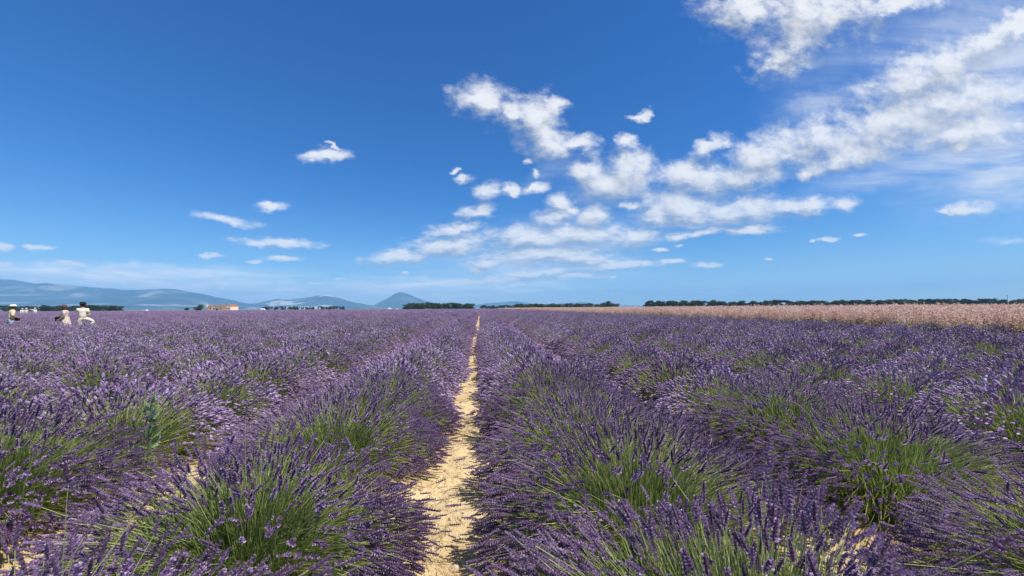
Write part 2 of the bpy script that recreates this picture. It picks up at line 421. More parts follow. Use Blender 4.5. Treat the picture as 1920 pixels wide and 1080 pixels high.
idx = np.arange(nx*ny).reshape(ny, nx)
F = np.stack([idx[:-1, :-1].ravel(), idx[:-1, 1:].ravel(), idx[1:, 1:].ravel(), idx[1:, :-1].ravel()], axis=1)
SOIL = soil_material()
ground = obj('ground', mesh_np('ground', np.stack([GX.ravel(), GY.ravel(), GZ.ravel()], 1), F, SOIL, smooth=True))
tag(ground, kind='structure')

# dry straw-coloured field beyond the lavender on the left
m, T = newmat('dry_stubble')
co = T.n('ShaderNodeNewGeometry').outputs['Position']
c = T.mix(T.noise(co, 0.15, 6.0, 0.6), (0.42, 0.33, 0.24), (0.62, 0.50, 0.40))
STUB = finish(m, T, principled(T, c, 0.95, 0.1))
v = np.array([(-900, 326, .03), (-70, 326, .03), (-90, 425, .03), (-1050, 425, .03)], float)
tag(obj('field', mesh_np('stubble_field', v, np.array([[0, 1, 2, 3]]), STUB)), kind='structure')

# ------------------------------------------------------------------ mountains
def mountain_material():
    m, T = newmat('mountain_forest_and_limestone')
    g = T.n('ShaderNodeNewGeometry')
    co = g.outputs['Position']
    n1 = T.noise(co, 0.0022, 7.0, 0.6)
    n2 = T.noise(T.vmath('MULTIPLY', co, (1.0, 1.0, 2.6)), 0.0016, 8.0, 0.62, 0.6)
    forest = T.mix(T.smooth(n1, 0.35, 0.65), (0.012, 0.022, 0.014), (0.045, 0.060, 0.030))
    rockiness = T.math('MULTIPLY', T.smooth(n2, 0.52, 0.62), attr(T, 'tone'))
    c = T.mix(rockiness, forest, (0.52, 0.48, 0.42))
    return finish(m, T, principled(T, c, 0.95, 0.05))
MOUNT = mountain_material()

def vnoise(seed, nu):
    r = np.random.default_rng(seed)
    ph = [(r.uniform(-1, 1), r.uniform(-1, 1), r.uniform(0, 6.28)) for _ in range(60)]
    def f(X, Y, base):
        z = np.zeros_like(X)
        for i, (a, b, p) in enumerate(ph):
            w = base*1.16**i
            z += np.sin((X*a+Y*b)*w + p)/(1.16**i)
        return z
    return f

def mountain(name, label, prof, Y0, depth, rock, seed, nu=260, nv=60):
    """ridge whose crest follows prof (tan azimuth, tan elevation) at distance Y0, a real massif with front and rear slopes"""
    pu = np.array([p[0] for p in prof]); pv = np.array([p[1] for p in prof])
    u = np.linspace(pu[0], pu[-1], nu)
    # smooth interpolation of the crest
    cv = np.interp(u, pu, pv)
    ker = np.ones(9)/9.0
    cv = np.convolve(np.pad(cv, 4, mode='edge'), ker, mode='valid')
    t = np.linspace(-1, 1, nv)
    U, Tt = np.meshgrid(u, t)
    Yb = Y0 + Tt*depth
    X = U*Y0 + U*0.15*Tt*depth
    crest = np.tile(cv*Y0, (nv, 1))
    f = vnoise(seed, nu)
    prof_t = np.where(Tt < 0, (1+Tt)**1.25, (1-Tt)**1.25)
    gul = f(X, Yb*0.45, 0.0011)
    Z = crest*prof_t*(1 + 0.10*gul*np.clip(1-np.abs(prof_t-0.5)*1.4, 0, 1)) + 5*f(X, Yb, 0.009)*prof_t
    Z = np.where(np.abs(Tt) < 1e-3, crest, Z)
    Z[0, :] = -6; Z[-1, :] = -6
    edge = np.clip(np.minimum(U-u[0], u[-1]-U)/(0.012), 0, 1)
    Z = -6 + (Z+6)*edge
    idx = np.arange(nu*nv).reshape(nv, nu)
    F = np.stack([idx[:-1, :-1].ravel(), idx[:-1, 1:].ravel(), idx[1:, 1:].ravel(), idx[1:, :-1].ravel()], axis=1)
    tone = np.full(nu*nv, rock)
    me = mesh_np(name, np.stack([X.ravel(), Yb.ravel(), Z.ravel()], 1), F, MOUNT, tone=tone, smooth=True)
    return tag(obj(name, me), kind='structure', label=label)

mountain('mountain', 'long forested blue ridge descending from the left edge',
         [(-1.75, .045), (-1.5, .062), (-1.30, .074), (-1.1245, .0743), (-1.0557, .0681), (-.9981, .0681), (-.9042, .0592), (-.7968, .0514), (-.7365, .0514), (-.6503, .033), (-.5753, .0092), (-.53, .003)], 8200, 2600, .45, 11)
mountain('mountain', 'hazy blue mountain with pale limestone cliffs',
         [(-.62, .001), (-.5753, .0085), (-.5006, .0274), (-.4689, .0233), (-.425, .031), (-.3835, .0377), (-.334, .0215), (-.2817, .0092), (-.25, .003)], 9500, 1500, 1.0, 12)
mountain('mountain', 'solitary hazy blue peak above the tree clump',
         [(-.30, .003), (-.262, .0105), (-.2228, .0330), (-.21, .0385), (-.1963, .0407), (-.18, .0365), (-.1628, .0277), (-.1158, .0112), (-.06, .004)], 10500, 1400, .25, 13)
mountain('hill', 'low faint blue hills on the horizon behind the bare path',
         [(-.08, .002), (-.0139, .0081), (.0411, .0147), (.0967, .0194), (.1386, .0088), (.2, .0098), (.2664, .016), (.3095, .008), (.40, .006), (.55, .002)], 12000, 1300, .15, 14)

# ------------------------------------------------------------------ lavender
FLOWER = leafy('lavender_flower', [(0.0, (0.115, 0.070, 0.115)), (0.4, (0.262, 0.160, 0.305)), (0.75, (0.46, 0.325, 0.525)), (1.0, (0.70, 0.59, 0.76))], 0.34, 0.6, 0.22)
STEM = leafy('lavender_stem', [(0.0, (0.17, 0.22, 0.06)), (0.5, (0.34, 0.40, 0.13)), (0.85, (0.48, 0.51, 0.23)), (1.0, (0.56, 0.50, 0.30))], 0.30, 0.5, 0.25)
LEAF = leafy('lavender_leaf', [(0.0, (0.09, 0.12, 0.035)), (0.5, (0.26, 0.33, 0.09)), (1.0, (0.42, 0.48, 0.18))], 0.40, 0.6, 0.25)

def floret(az, el, r0, z0, ln, wd):
    d = np.array([math.cos(az)*math.cos(el), math.sin(az)*math.cos(el), math.sin(el)])
    s = np.array([-math.sin(az), math.cos(az), 0]); t = np.cross(d, s)
    b = np.array([math.cos(az)*r0, math.sin(az)*r0, z0]); mid = b + d*ln*0.62
    v = [b, mid+s*wd*1.15+t*wd*.35, b+d*ln, mid-s*wd*1.15+t*wd*.35]
    f = [(0, 1, 2), (0, 2, 3)]
    return v, f

def spike_template(whorls, per, seed, core=4):
    """flower spike along +Z, length 1, about 0.13 in radius"""
    r = np.random.default_rng(seed)
    V, Fs, tone = [], [], []
    zs = np.concatenate([[0.0], np.linspace(0.2, 0.88, whorls-1)]) if whorls > 3 else np.linspace(0.1, 0.8, whorls)
    def add(v, f, t):
        n = len(V); V.extend(v); Fs.extend([tuple(i+n for i in q) for q in f]); tone.extend(t)
    ring = [(0.0, 0.022), (0.16, 0.05), (0.5, 0.062), (0.85, 0.045), (1.0, 0.006)]
    vv, ff = [], []
    for i, (z, rad) in enumerate(ring):
        for k in range(core):
            a = 2*math.pi*k/core; vv.append(np.array([math.cos(a)*rad, math.sin(a)*rad, z]))
    for i in range(len(ring)-1):
        for k in range(core):
            a, b = i*core+k, i*core+(k+1) % core
            ff += [(a, b, b+core), (a, b+core, a+core)]
    add(vv, ff, [0.12]*len(vv))
    for i, z in enumerate(zs):
        taper = 1.0 - 0.45*max(0, (z-0.35))/0.65
        for k in range(per):
            az = 2*math.pi*(k+0.5*(i % 2)+r.uniform(-.25, .25))/per
            ln = r.uniform(0.12, 0.19)*taper; wd = r.uniform(0.030, 0.046)
            v, f = floret(az, r.uniform(0.35, 1.0), 0.02, z+r.uniform(-.03, .03), ln, wd)
            t = r.uniform(0.15, 0.75) if r.random() < 0.72 else r.uniform(0.75, 1.0)
            add(v, f, [t*0.5, t*0.9, t, t*0.9])
    return np.array(V), np.array(Fs), np.array(tone)

def lump_template(rings, core, seed):
    """cheaper spike: one lumpy spindle"""
    r = np.random.default_rng(seed)
    V, Fs, tone = [], [], []
    for i, (z, rad) in enumerate(rings):
        for k in range(core):
            a = 2*math.pi*(k+0.5*(i % 2))/core
            rr = rad*r.uniform(0.7, 1.3)
            V.append((math.cos(a)*rr, math.sin(a)*rr, z)); tone.append(0.2+0.6*r.random()*(0.5+rad*4))
    for i in range(len(rings)-1):
        for k in range(core):
            a, b = i*core+k, i*core+(k+1) % core
            Fs += [(a, b, b+core), (a, b+core, a+core)]
    return np.array(V, float), np.array(Fs), np.clip(np.array(tone), 0, 1)

SPIKE_A = [spike_template(6, 6, s, 3) for s in (1, 2, 3)]
SPIKE_B = [lump_template([(0, .02), (.12, .10), (.24, .05), (.45, .15), (.75, .11), (1, .01)], 4, s) for s in (4, 5)]
SPIKE_C = [lump_template([(0, .04), (.4, .16), (.75, .13), (1, .01)], 3, s) for s in (6, 7)]

def stalks(n, seed, rad=0.87, hgt=0.67, lean=(0.0, 0.0), green=0.66, flank=0.34):
    """root, control and tip of every flower stalk of a dome-shaped bush, plus spike length and tone"""
    r = np.random.default_rng(seed)
    cz = 1.0 - (1.0-0.14)*r.random(n)**0.95
    th = np.arccos(cz); ph = r.uniform(0, 2*math.pi, n)
    nf = int(n*flank)                                      # extra stalks close the two long flanks of the row
    th[:nf] = np.radians(r.uniform(50, 89, nf)); ph[:nf] = np.where(r.random(nf) < .5, 0, math.pi) + r.normal(0, .62, nf)
    lob = 1 + 0.07*np.sin(3*ph+seed) + 0.05*np.sin(5*ph+2*seed) + 0.05*np.sin(7*th+seed)*np.sin(2*ph)
    out = np.stack([np.sin(th)*np.cos(ph), np.sin(th)*np.sin(ph), np.cos(th)], 1)
    crest = np.stack([np.sin(th)**0.30, np.ones(n), np.ones(n)], 1)      # across the row the dome is a little peaked
    shell = lob*np.where(r.random(n) < 0.82, r.normal(0.97, 0.045, n), r.uniform(0.70, 0.95, n))
    tip = out*crest*np.array([rad, rad*0.80, hgt])*shell[:, None]
    low = np.clip(tip[:, 2]/(hgt*0.42), 0, 1)
    tip[:, :2] *= (0.90 + 0.10*low*(2-low))[:, None]      # the flank stands steep, the lowest stalks are short
    tip += r.normal(0, 0.03, (n, 3))
    tip[:, 0] += lean[0]*tip[:, 2]; tip[:, 1] += lean[1]*tip[:, 2]
    tip[:, 2] = np.maximum(tip[:, 2], 0.07 + 0.13*r.random(n))
    # towards its neighbours in the row a bush flowers little and stays green
    along = np.abs(out[:, 1])/np.maximum(np.hypot(out[:, 0], out[:, 1]), 1e-6)
    bare = (along > r.uniform(0.62, 0.86)) & (th > r.uniform(0.35, 0.65)) & (r.random(n) < green)
    tip[bare] *= r.uniform(0.70, 0.92, (int(bare.sum()), 1))
    root = out*np.array([0.30, 0.30, 0.20])*r.uniform(0.3, 1.0, (n, 1))
    root[:, 2] += 0.03
    L = np.linalg.norm(tip-root, axis=1)
    mid = root + (tip-root)*0.5
    mid[:, 2] += L*(0.05+0.13*np.sin(th))*r.uniform(0.5, 1.4, n)
    mid += r.normal(0, 0.03, (n, 3))
    stray = r.random(n) < 0.07                             # bent and tangled stalks
    tip[stray] += r.normal(0, 0.10, (int(stray.sum()), 3)); mid[stray] += r.normal(0, 0.06, (int(stray.sum()), 3))
    tip[:, 2] = np.maximum(tip[:, 2], 0.05)
    sl = r.uniform(0.046, 0.084, n)
    tone = np.clip(r.normal(0.5, 0.22, n), 0, 1)
    return dict(flower=~bare, root=root, mid=mid, tip=tip, sl=sl, tone=tone, dir=frames(tip-mid + r.normal(0, .03, (n, 3))), n=n, r=r)

def stem_mesh(S, sides, segs, w, sel=None):
    n = S['n']
    ts = np.linspace(0, 1, segs+1)
    P0, P1, P2 = S['root'][:, None], S['mid'][:, None], S['tip'][:, None]
    tt = ts[None, :, None]
    C = (1-tt)**2*P0 + 2*tt*(1-tt)*P1 + tt**2*P2                       # n, segs+1, 3
    R = S['dir']
    ww = w*np.interp(ts, [0, 1], [1.25, 0.8])
    if sides == 2:
        ang = S['r'].uniform(0, math.pi, n)
        side = R[:, :, 0]*np.cos(ang)[:, None] + R[:, :, 1]*np.sin(ang)[:, None]
        offs = np.stack([side, -side], 1)
    else:
        offs = np.stack([R[:, :, 0]*math.cos(2*math.pi*k/sides)+R[:, :, 1]*math.sin(2*math.pi*k/sides) for k in range(sides)], 1)
    V = C[:, :, None, :] + offs[:, None, :, :]*ww[None, :, None, None]  # n, segs+1, sides, 3
    m = (segs+1)*sides
    f = []
    for i in range(segs):
        for k in range(sides if sides > 2 else 1):
            a, b = i*sides+k, i*sides+(k+1) % sides
            f.append((a, b, b+sides, a+sides))
    f = np.array(f)
    Fx = (f[None] + (np.arange(n)*m)[:, None, None]).reshape(-1, 4)
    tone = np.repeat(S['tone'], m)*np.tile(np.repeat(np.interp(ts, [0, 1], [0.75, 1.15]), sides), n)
    return V.reshape(-1, 3), Fx, np.clip(tone, 0, 1)

def spike_mesh(S, temps, fat, keep=None):
    Vs, Fs, To, off = [], [], [], 0
    sel_all = np.nonzero(S['flower'] if keep is None else (keep & S['flower']))[0]
    pick = (sel_all*7919) % len(temps)
    for k, (tv, tf, tt) in enumerate(temps):
        sel = sel_all[pick == k]
        if not len(sel): continue
        sc = np.stack([S['sl'][sel]*fat, S['sl'][sel]*fat, S['sl'][sel]], 1)
        V, Fx = stamp(tv, tf, S['dir'][sel], S['tip'][sel]-S['dir'][sel][:, :, 2]*0.01, sc)
        Vs.append(V); Fs.append(Fx+off); off += len(V)
        To.append(np.clip(np.tile(tt, len(sel)) + np.repeat((S['tone'][sel]-0.5)*0.5+0.07, len(tv)), 0, 1))
    return np.concatenate(Vs), np.concatenate(Fs), np.concatenate(To)

def blades(n, seed, w, rad=(0.60, 0.52, 0.36), ln=(0.12, 0.30)):
    """narrow grey-green leaves of the leafy core"""
    r = np.random.default_rng(seed+500)
    d = r.normal(0, 1, (n, 3)); d[:, 2] = np.abs(d[:, 2])+0.1; d /= np.linalg.norm(d, axis=1, keepdims=True)
    p = d*np.array(rad)*r.uniform(0.25, 1.0, (n, 1)); p[:, 2] += 0.01
    g = d + r.normal(0, .25, (n, 3)) + np.array([0, 0, 0.55]); R = frames(g)
    tv = np.array([(-.5, 0, 0), (.5, 0, 0), (.62, .0, .45), (-.62, .0, .45), (0, .0, 1.0)])
    V, F4 = stamp(tv, np.array([(0, 1, 2, 3)]), R, p, np.stack([np.full(n, w), np.full(n, w), r.uniform(*ln, n)], 1))
    F3 = (np.array([(3, 2, 4)])[None] + (np.arange(n)*5)[:, None, None]).reshape(-1, 3)
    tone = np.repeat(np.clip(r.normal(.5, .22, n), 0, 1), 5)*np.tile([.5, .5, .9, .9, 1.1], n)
    return V, [F4, F3], np.clip(tone, 0, 1)

def core_mound(seed, rad=0.42, hgt=0.28):
    """lumpy woody heart of the bush, closed down to the soil"""
    r = np.random.default_rng(seed+900)
    nu, nv = 18, 6
    V = []
    for j in range(nv):
        e = (j/(nv-1))*math.pi/2
        for i in range(nu):
            a = 2*math.pi*i/nu
            k = r.uniform(0.82, 1.12)
            V.append((math.cos(a)*math.cos(e)*rad*k, math.sin(a)*math.cos(e)*rad*k, math.sin(e)*hgt*k - (0.03 if j == 0 else 0)))
    F = [(j*nu+i, j*nu+(i+1) % nu, (j+1)*nu+(i+1) % nu, (j+1)*nu+i) for j in range(nv-1) for i in range(nu)]
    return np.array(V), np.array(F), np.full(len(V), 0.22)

def foliage_mesh(name, n, seed, w):
    V, Fs, t = blades(n, seed, w)
    V2, F2, t2 = core_mound(seed)
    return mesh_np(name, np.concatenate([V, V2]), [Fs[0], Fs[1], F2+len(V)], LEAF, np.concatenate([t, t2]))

LODS = {}
def bush_meshes(lod, i):
    """(foliage, stalks, spikes) of one bush variant, made once"""
    key = (lod, i)
    if key in LODS: return LODS[key]
    seed = 100*'ABC'.index(lod)+i*17+5
    n, sides, segs, w, temps, fat, nb, bw = {
        'A': (2400, 2, 3, 0.0012, SPIKE_A, 1.12, 4200, 0.0045),
        'B': (2000, 2, 2, 0.0018, SPIKE_B, 1.2, 1700, 0.008),
        'C': (1250, 2, 1, 0.0030, SPIKE_C, 1.5, 480, 0.016)}[lod]
    S = stalks(n, seed, flank={'A': .34, 'B': .28, 'C': .20}[lod])
    V, Fx, t = stem_mesh(S, sides, segs, w)
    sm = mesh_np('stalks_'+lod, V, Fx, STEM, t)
    V, Fx, t = spike_mesh(S, temps, fat)
    fm = mesh_np('spikes_'+lod, V, Fx, FLOWER, t)
    LODS[key] = (foliage_mesh('foliage_'+lod, nb, seed, bw), sm, fm, S)
    return LODS[key]

ORD = ['zeroth', 'first', 'second', 'third', 'fourth', 'fifth', 'sixth', 'seventh', 'eighth', 'ninth', 'tenth', 'eleventh', 'twelfth', 'thirteenth', 'fourteenth',
       'fifteenth', 'sixteenth', 'seventeenth', 'eighteenth', 'nineteenth', 'twentieth', 'twenty-first', 'twenty-second', 'twenty-third', 'twenty-fourth',
       'twenty-fifth', 'twenty-sixth', 'twenty-seventh', 'twenty-eighth', 'twenty-ninth', 'thirtieth'] + ['%dth' % k for k in range(31, 200)]

ROW0 = GAP0 + PITCHX/2
NEAR = {0: [1.2, 2.2, 3.1, 3.95, 4.85, 5.8], -1: [1.1, 2.05, 3.2, 4.05, 4.95, 5.85], 1: [1.45, 2.5, 3.35, 4.2, 5.2, 6.3], -2: [0.8, 1.75, 2.75, 3.6, 4.6, 5.5], 2: [1.0, 2.0, 3.0, 4.0, 5.0]}
plants = []      # x, y, row
for k in range(-260, 8):
    x = ROW0 + k*PITCHX
    lst = list(NEAR.get(k, []))
    y = lst[-1] if lst else max(0.0, (abs(x)-3)/1.9)+random.uniform(-.6, .6)
    while y < 64:
        y += random.gauss(0.92, 0.08)
        lst.append(y)
    for y in lst:
        if y > 64 or abs(x) > 1.9*y+3.5 or math.hypot(x, y) < 1.25: continue
        toward = {0: -.07, -1: .07}.get(k, 0)*min(1, max(0, (y-4)/4))      # the two rows beside the bare strip crowd it
        plants.append((x+toward+random.gauss(0, .03), y+random.gauss(0, .04), k))

def in_view(x, y, margin=1.02):
    d = Vector((x, y, 0.45-CAM_H)); w = d.dot(_f)
    if w < 0.1: return False
    return abs(d.dot(_r)/w) < (960/723)*margin + 0.9/w and -d.dot(_u)/w < (540/723)*margin + 0.9/w
vis = [p for p in plants if in_view(p[0], p[1])]
vis.sort(key=lambda p: math.hypot(p[0], p[1]))
single = vis[:300]
single_set = set(single)
order = {}
for p in sorted(single, key=lambda p: p[1]):
    order.setdefault(p[2], []).append(p)
SPIKE_OBJ = []
for i, (tv, tf, tt) in enumerate(SPIKE_A):
    SPIKE_OBJ.append(mesh_np('flower_spike', tv, tf, FLOWER, tt))
n_split = 0
for p in single:
    x, y, k = p
    d = math.hypot(x, y)
    lod = 'A' if d < 4.6 else ('B' if d < 11.5 else 'C')
    var = random.randrange({'A': 2, 'B': 4, 'C': 4}[lod])
    rz = random.choice((0, math.pi)) + random.gauss(0, .22)
    sc = random.uniform(0.95, 1.04)
    root = bpy.data.objects.new('lavender_bush', None); COL.objects.link(root)
    root.empty_display_size = 0.2
    root.location = (x, y, 0.0); root.rotation_euler = (0, 0, rz)
    root.scale = ((0.95 if k in (0, -1) and 4.4 < y < 14 else 1.03 if y < 6 else 0.90)*sc*random.uniform(.97, 1.02), sc*random.uniform(.95, 1.04), sc*random.uniform(.93, 1.08))
    nth = ORD[order[k].index(p)+1]
    side = ('%s row right of the bare strip' % ORD[k+1]) if k >= 0 else ('%s row left of the bare strip' % ORD[-k])
    tag(root, 'lavender bush %s from the camera in the %s' % (nth, side), 'lavender', 'lavender bushes in rows')
    fol, sm, fm, S = bush_meshes(lod, var)
    obj('foliage', fol, root)
    tag(obj('stalks', sm, root), kind='stuff')
    if d < 2.35:
        # the spikes that show large are pieces of their own
        M = Matrix.LocRotScale(root.location, root.rotation_euler, root.scale)
        Mn = np.array(M)
        tipw = S['tip']@Mn[:3, :3].T + Mn[:3, 3]
        q = tipw - np.array([0, 0, CAM_H])
        w = q@np.array(_f); px = q@np.array(_r)/np.maximum(w, .05)*723; py = q@np.array(_u)/np.maximum(w, .05)*723
        dist = np.linalg.norm(q, axis=1)
        ok = (w > 0.3) & (np.abs(px) < 970) & (np.abs(py) < 550) & (S['sl']*723/dist > 22) & S['flower']
        ids = np.nonzero(ok)[0]
        ids = ids[np.argsort(dist[ids])][:110]
        keep = np.ones(S['n'], bool); keep[ids] = False
        V, Fx, t = spike_mesh(S, SPIKE_A, 1.12, keep)
        tag(obj('flower_spikes', mesh_np('spikes_near', V, Fx, FLOWER, t), root), kind='stuff')
        for j in ids:
            o = obj('flower_spike', SPIKE_OBJ[(j*7919) % 3], root)
            R = Matrix([list(rw) for rw in S['dir'][j]]).to_4x4()
            o.matrix_local = Matrix.Translation(Vector(S['tip'][j]-S['dir'][j][:, 2]*0.01)) @ R @ Matrix.Diagonal((S['sl'][j]*1.12, S['sl'][j]*1.12, S['sl'][j], 1.0))
            n_split += 1
    else:
        tag(obj('flower_spikes', fm, root), kind='stuff')
print('bushes', len(vis), 'split spikes', n_split)

# ------------------------------------------------------------------ instanced masses
def instancer(name, label, cat, pts, rots, scls, picks, sources):
    """one object: points that carry copies of the source meshes (geometry nodes)"""
    coll = bpy.data.collections.new(name+'_sources')
    for i, me in enumerate(sources):
        coll.objects.link(bpy.data.objects.new('%s_source_%02d' % (name, i), me))
    me = bpy.data.meshes.new(name)
    n = len(pts)
    me.vertices.add(n); me.vertices.foreach_set('co', np.asarray(pts, np.float32).ravel())
    a = me.attributes.new('rot', 'FLOAT_VECTOR', 'POINT'); a.data.foreach_set('vector', np.asarray(rots, np.float32).ravel())
    a = me.attributes.new('scl', 'FLOAT_VECTOR', 'POINT'); a.data.foreach_set('vector', np.asarray(scls, np.float32).ravel())
    a = me.attributes.new('pick', 'INT', 'POINT'); a.data.foreach_set('value', np.asarray(picks, np.int32))
    o = obj(name, me)
    tag(o, label, cat, kind='stuff')
    ng = bpy.data.node_groups.new(name+'_scatter', 'GeometryNodeTree')
    ng.interface.new_socket('Geometry', in_out='INPUT', socket_type='NodeSocketGeometry')
    ng.interface.new_socket('Geometry', in_out='OUTPUT', socket_type='NodeSocketGeometry')
    N = ng.nodes
    gi, go = N.new('NodeGroupInput'), N.new('NodeGroupOutput')
    ci = N.new('GeometryNodeCollectionInfo'); ci.inputs['Collection'].default_value = coll
    ci.inputs['Separate Children'].default_value = True; ci.inputs['Reset Children'].default_value = True
    iop = N.new('GeometryNodeInstanceOnPoints'); iop.inputs['Pick Instance'].default_value = True
    def na(nm, dt):
        q = N.new('GeometryNodeInputNamedAttribute'); q.data_type = dt; q.inputs['Name'].default_value = nm
        return q.outputs['Attribute']
    mp = N.new('GeometryNodeMeshToPoints')
    ng.links.new(gi.outputs[0], mp.inputs[0])
    ng.links.new(mp.outputs[0], iop.inputs['Points'])
    ng.links.new(ci.outputs[0], iop.inputs['Instance'])
    ng.links.new(na('pick', 'INT'), iop.inputs['Instance Index'])
    e2r = N.new('FunctionNodeEulerToRotation')
    ng.links.new(na('rot', 'FLOAT_VECTOR'), e2r.inputs[0])
    ng.links.new(e2r.outputs[0], iop.inputs['Rotation'])
    ng.links.new(na('scl', 'FLOAT_VECTOR'), iop.inputs['Scale'])
    ng.links.new(iop.outputs[0], go.inputs[0])
    md = o.modifiers.new('scatter', 'NODES'); md.node_group = ng
    return o

def merge(name, parts, mats):
    """parts: list of (V, [F...], tone, material index)"""
    Vs, F3, F4, m3, m4, To, off = [], [], [], [], [], [], 0
    for V, Fs, t, mi in parts:
        for f in (Fs if isinstance(Fs, list) else [Fs]):
            if f.shape[1] == 3: F3.append(f+off); m3 += [mi]*len(f)
            else: F4.append(f+off); m4 += [mi]*len(f)
        Vs.append(V); To.append(t); off += len(V)
    F = ([np.concatenate(F3)] if F3 else []) + ([np.concatenate(F4)] if F4 else [])
    return mesh_np(name, np.concatenate(Vs), F, mats, np.concatenate(To), fmat=m3+m4)

def far_bush(i):
    S = stalks(900, 800+i*13, flank=.20)
    a = stem_mesh(S, 2, 1, 0.0038)
    b = spike_mesh(S, SPIKE_C, 1.7)
    c, cf, ct = blades(140, 800+i, 0.022)
    e, ef, et = core_mound(800+i)
    return merge('far_bush', [(a[0], a[1], a[2], 0), (b[0], b[1], b[2], 1), (c, cf, ct, 2), (e, ef, et, 2)], [STEM, FLOWER, LEAF])

def mid_bush(i):
    S = stalks(1700, 1200+i*13)
    a = stem_mesh(S, 2, 2, 0.0018); b = spike_mesh(S, SPIKE_B, 1.2)
    c, cf, ct = blades(1400, 1200+i, 0.008)
    e, ef, et = core_mound(1200+i)
    return merge('mid_bush', [(a[0], a[1], a[2], 0), (b[0], b[1], b[2], 1), (c, cf, ct, 2), (e, ef, et, 2)], [STEM, FLOWER, LEAF])

def row_segment(i, ln=6.0):
    """six metres of one row for the distance: five bushes of fewer, thicker stalks"""
    parts = []
    r = np.random.default_rng(60+i)
    for j in range(6):
        S = stalks(190, 1500+i*31+j, rad=0.74, flank=0.22)
        S['sl'] = S['sl']*1.6
        sh = np.array([r.normal(0, .05), (j-2.5)*ln/6 + r.normal(0, .05), 0])
        a = stem_mesh(S, 2, 1, 0.008); b = spike_mesh(S, SPIKE_C, 2.1)
        e, ef, et = core_mound(1500+i*31+j, 0.56, 0.45)
        parts += [(a[0]+sh, a[1], a[2], 0), (b[0]+sh, b[1], b[2], 1), (e+sh, ef, et+.25, 2)]
    return merge('row_segment', parts, [STEM, FLOWER, LEAF])

pts, rots, scls, picks = [], [], [], []
for p in plants:
    if p in single_set: continue
    x, y, k = p
    if y < 0.2: continue
    s = random.uniform(.95, 1.03)
    pts.append((x, y, 0)); rots.append((0, 0, random.choice((0, math.pi))+random.gauss(0, .25))); scls.append((s*.87, s, s*random.uniform(.95, 1.06)))
    picks.append(random.randrange(4) if math.hypot(x, y) > 9 else 8+random.randrange(2))
for k in range(-260, 8):
    x = ROW0 + k*PITCHX
    y = 67.0
    yend = 322.0 + (0 if x < -70 else 130*min(1, (x+70)/60))
    while y < yend:
        if abs(x) < 1.45*y+12:
            s = random.uniform(.96, 1.04)
            pts.append((x+{0: -.07, -1: .07}.get(k, 0)+random.gauss(0, .04), y, 0)); rots.append((0, 0, random.choice((0, math.pi))))
            scls.append((s, 1.0, random.uniform(.92, 1.06))); picks.append(4+random.randrange(4))
        y += 6.0
instancer('lavender_field', 'far rows of purple lavender merging into one carpet up to the horizon', 'lavender', pts, rots, scls, picks,
          [far_bush(i) for i in range(4)] + [row_segment(i) for i in range(4)] + [mid_bush(i) for i in range(2)])
print('far lavender', len(pts))

# ------------------------------------------------------------------ clary sage field on the right
BRACT = leafy('sage_bract', [(0.0, (0.48, 0.30, 0.25)), (0.5, (0.72, 0.51, 0.43)), (1.0, (0.88, 0.74, 0.63))], 0.45, 0.7, 0.35)
SAGELEAF = leafy('sage_leaf', [(0.0, (0.09, 0.12, 0.03)), (0.5, (0.25, 0.29, 0.08)), (1.0, (0.52, 0.50, 0.20))], 0.25, 0.6, 0.35)
def sage_stalks(n, seed, spread, w, bn, bs, zs=1.0, ln=3):
    r = np.random.default_rng(seed)
    base = np.stack([r.uniform(-spread, spread, n), r.uniform(-spread, spread, n), np.zeros(n)], 1)
    hgt = r.normal(1.18, 0.09, n)*zs
    top = base + np.stack([r.normal(0, .11, n), r.normal(0, .11, n), hgt], 1)
    parts = []
    S = dict(root=base, mid=(base+top)/2+r.normal(0, .02, (n, 3)), tip=top, dir=frames(top-base), tone=np.clip(r.normal(.6, .2, n), 0, 1), n=n, r=r)
    a = stem_mesh(S, 2, 2, w)
    parts.append((a[0], a[1], a[2], 0))
    # bracts on the upper half, on short side branches
    m = n*bn
    i = np.repeat(np.arange(n), bn)
    t = r.uniform(0.60, 1.03, m)
    q = base[i]*(1-t)[:, None] + top[i]*t[:, None] + r.normal(0, 1, (m, 3))*(0.075*(1.25-t))[:, None]
    R = frames(r.normal(0, 1, (m, 3))+np.array([0, 0, .8]))
    tv = np.array([(0, 0, 0), (.5, .1, .5), (0, -.1, 1.1), (-.5, .1, .5)])
    sc = np.repeat(r.uniform(.6, 1.3, (m, 1))*bs, 3, axis=1)
    V, Fx = stamp(tv, np.array([(0, 1, 2, 3)]), R, q, sc)
    parts.append((V, Fx, np.repeat(np.clip(r.normal(.5, .25, m), 0, 1), 4), 0))
    # broad leaves low down
    m2 = n*ln
    i = np.repeat(np.arange(n), ln)
    d = r.normal(0, 1, (m2, 3)); d[:, 2] = np.abs(d[:, 2])*.5+.2
    R = frames(d)
    q = base[i] + np.stack([np.zeros(m2), np.zeros(m2), r.uniform(.06, .80*zs, m2)], 1)
    V, Fx = stamp(tv, np.array([(0, 1, 2, 3)]), R, q, np.stack([r.uniform(.08, .14, m2)]*2+[r.uniform(.14, .24, m2)], 1))
    parts.append((V, Fx, np.repeat(np.clip(r.normal(.45, .25, m2), 0, 1), 4), 1))
    return merge('sage', parts, [BRACT, SAGELEAF])
pts, rots, scls, picks = [], [], [], []
y = 5.0
SAGE_X = 16.2
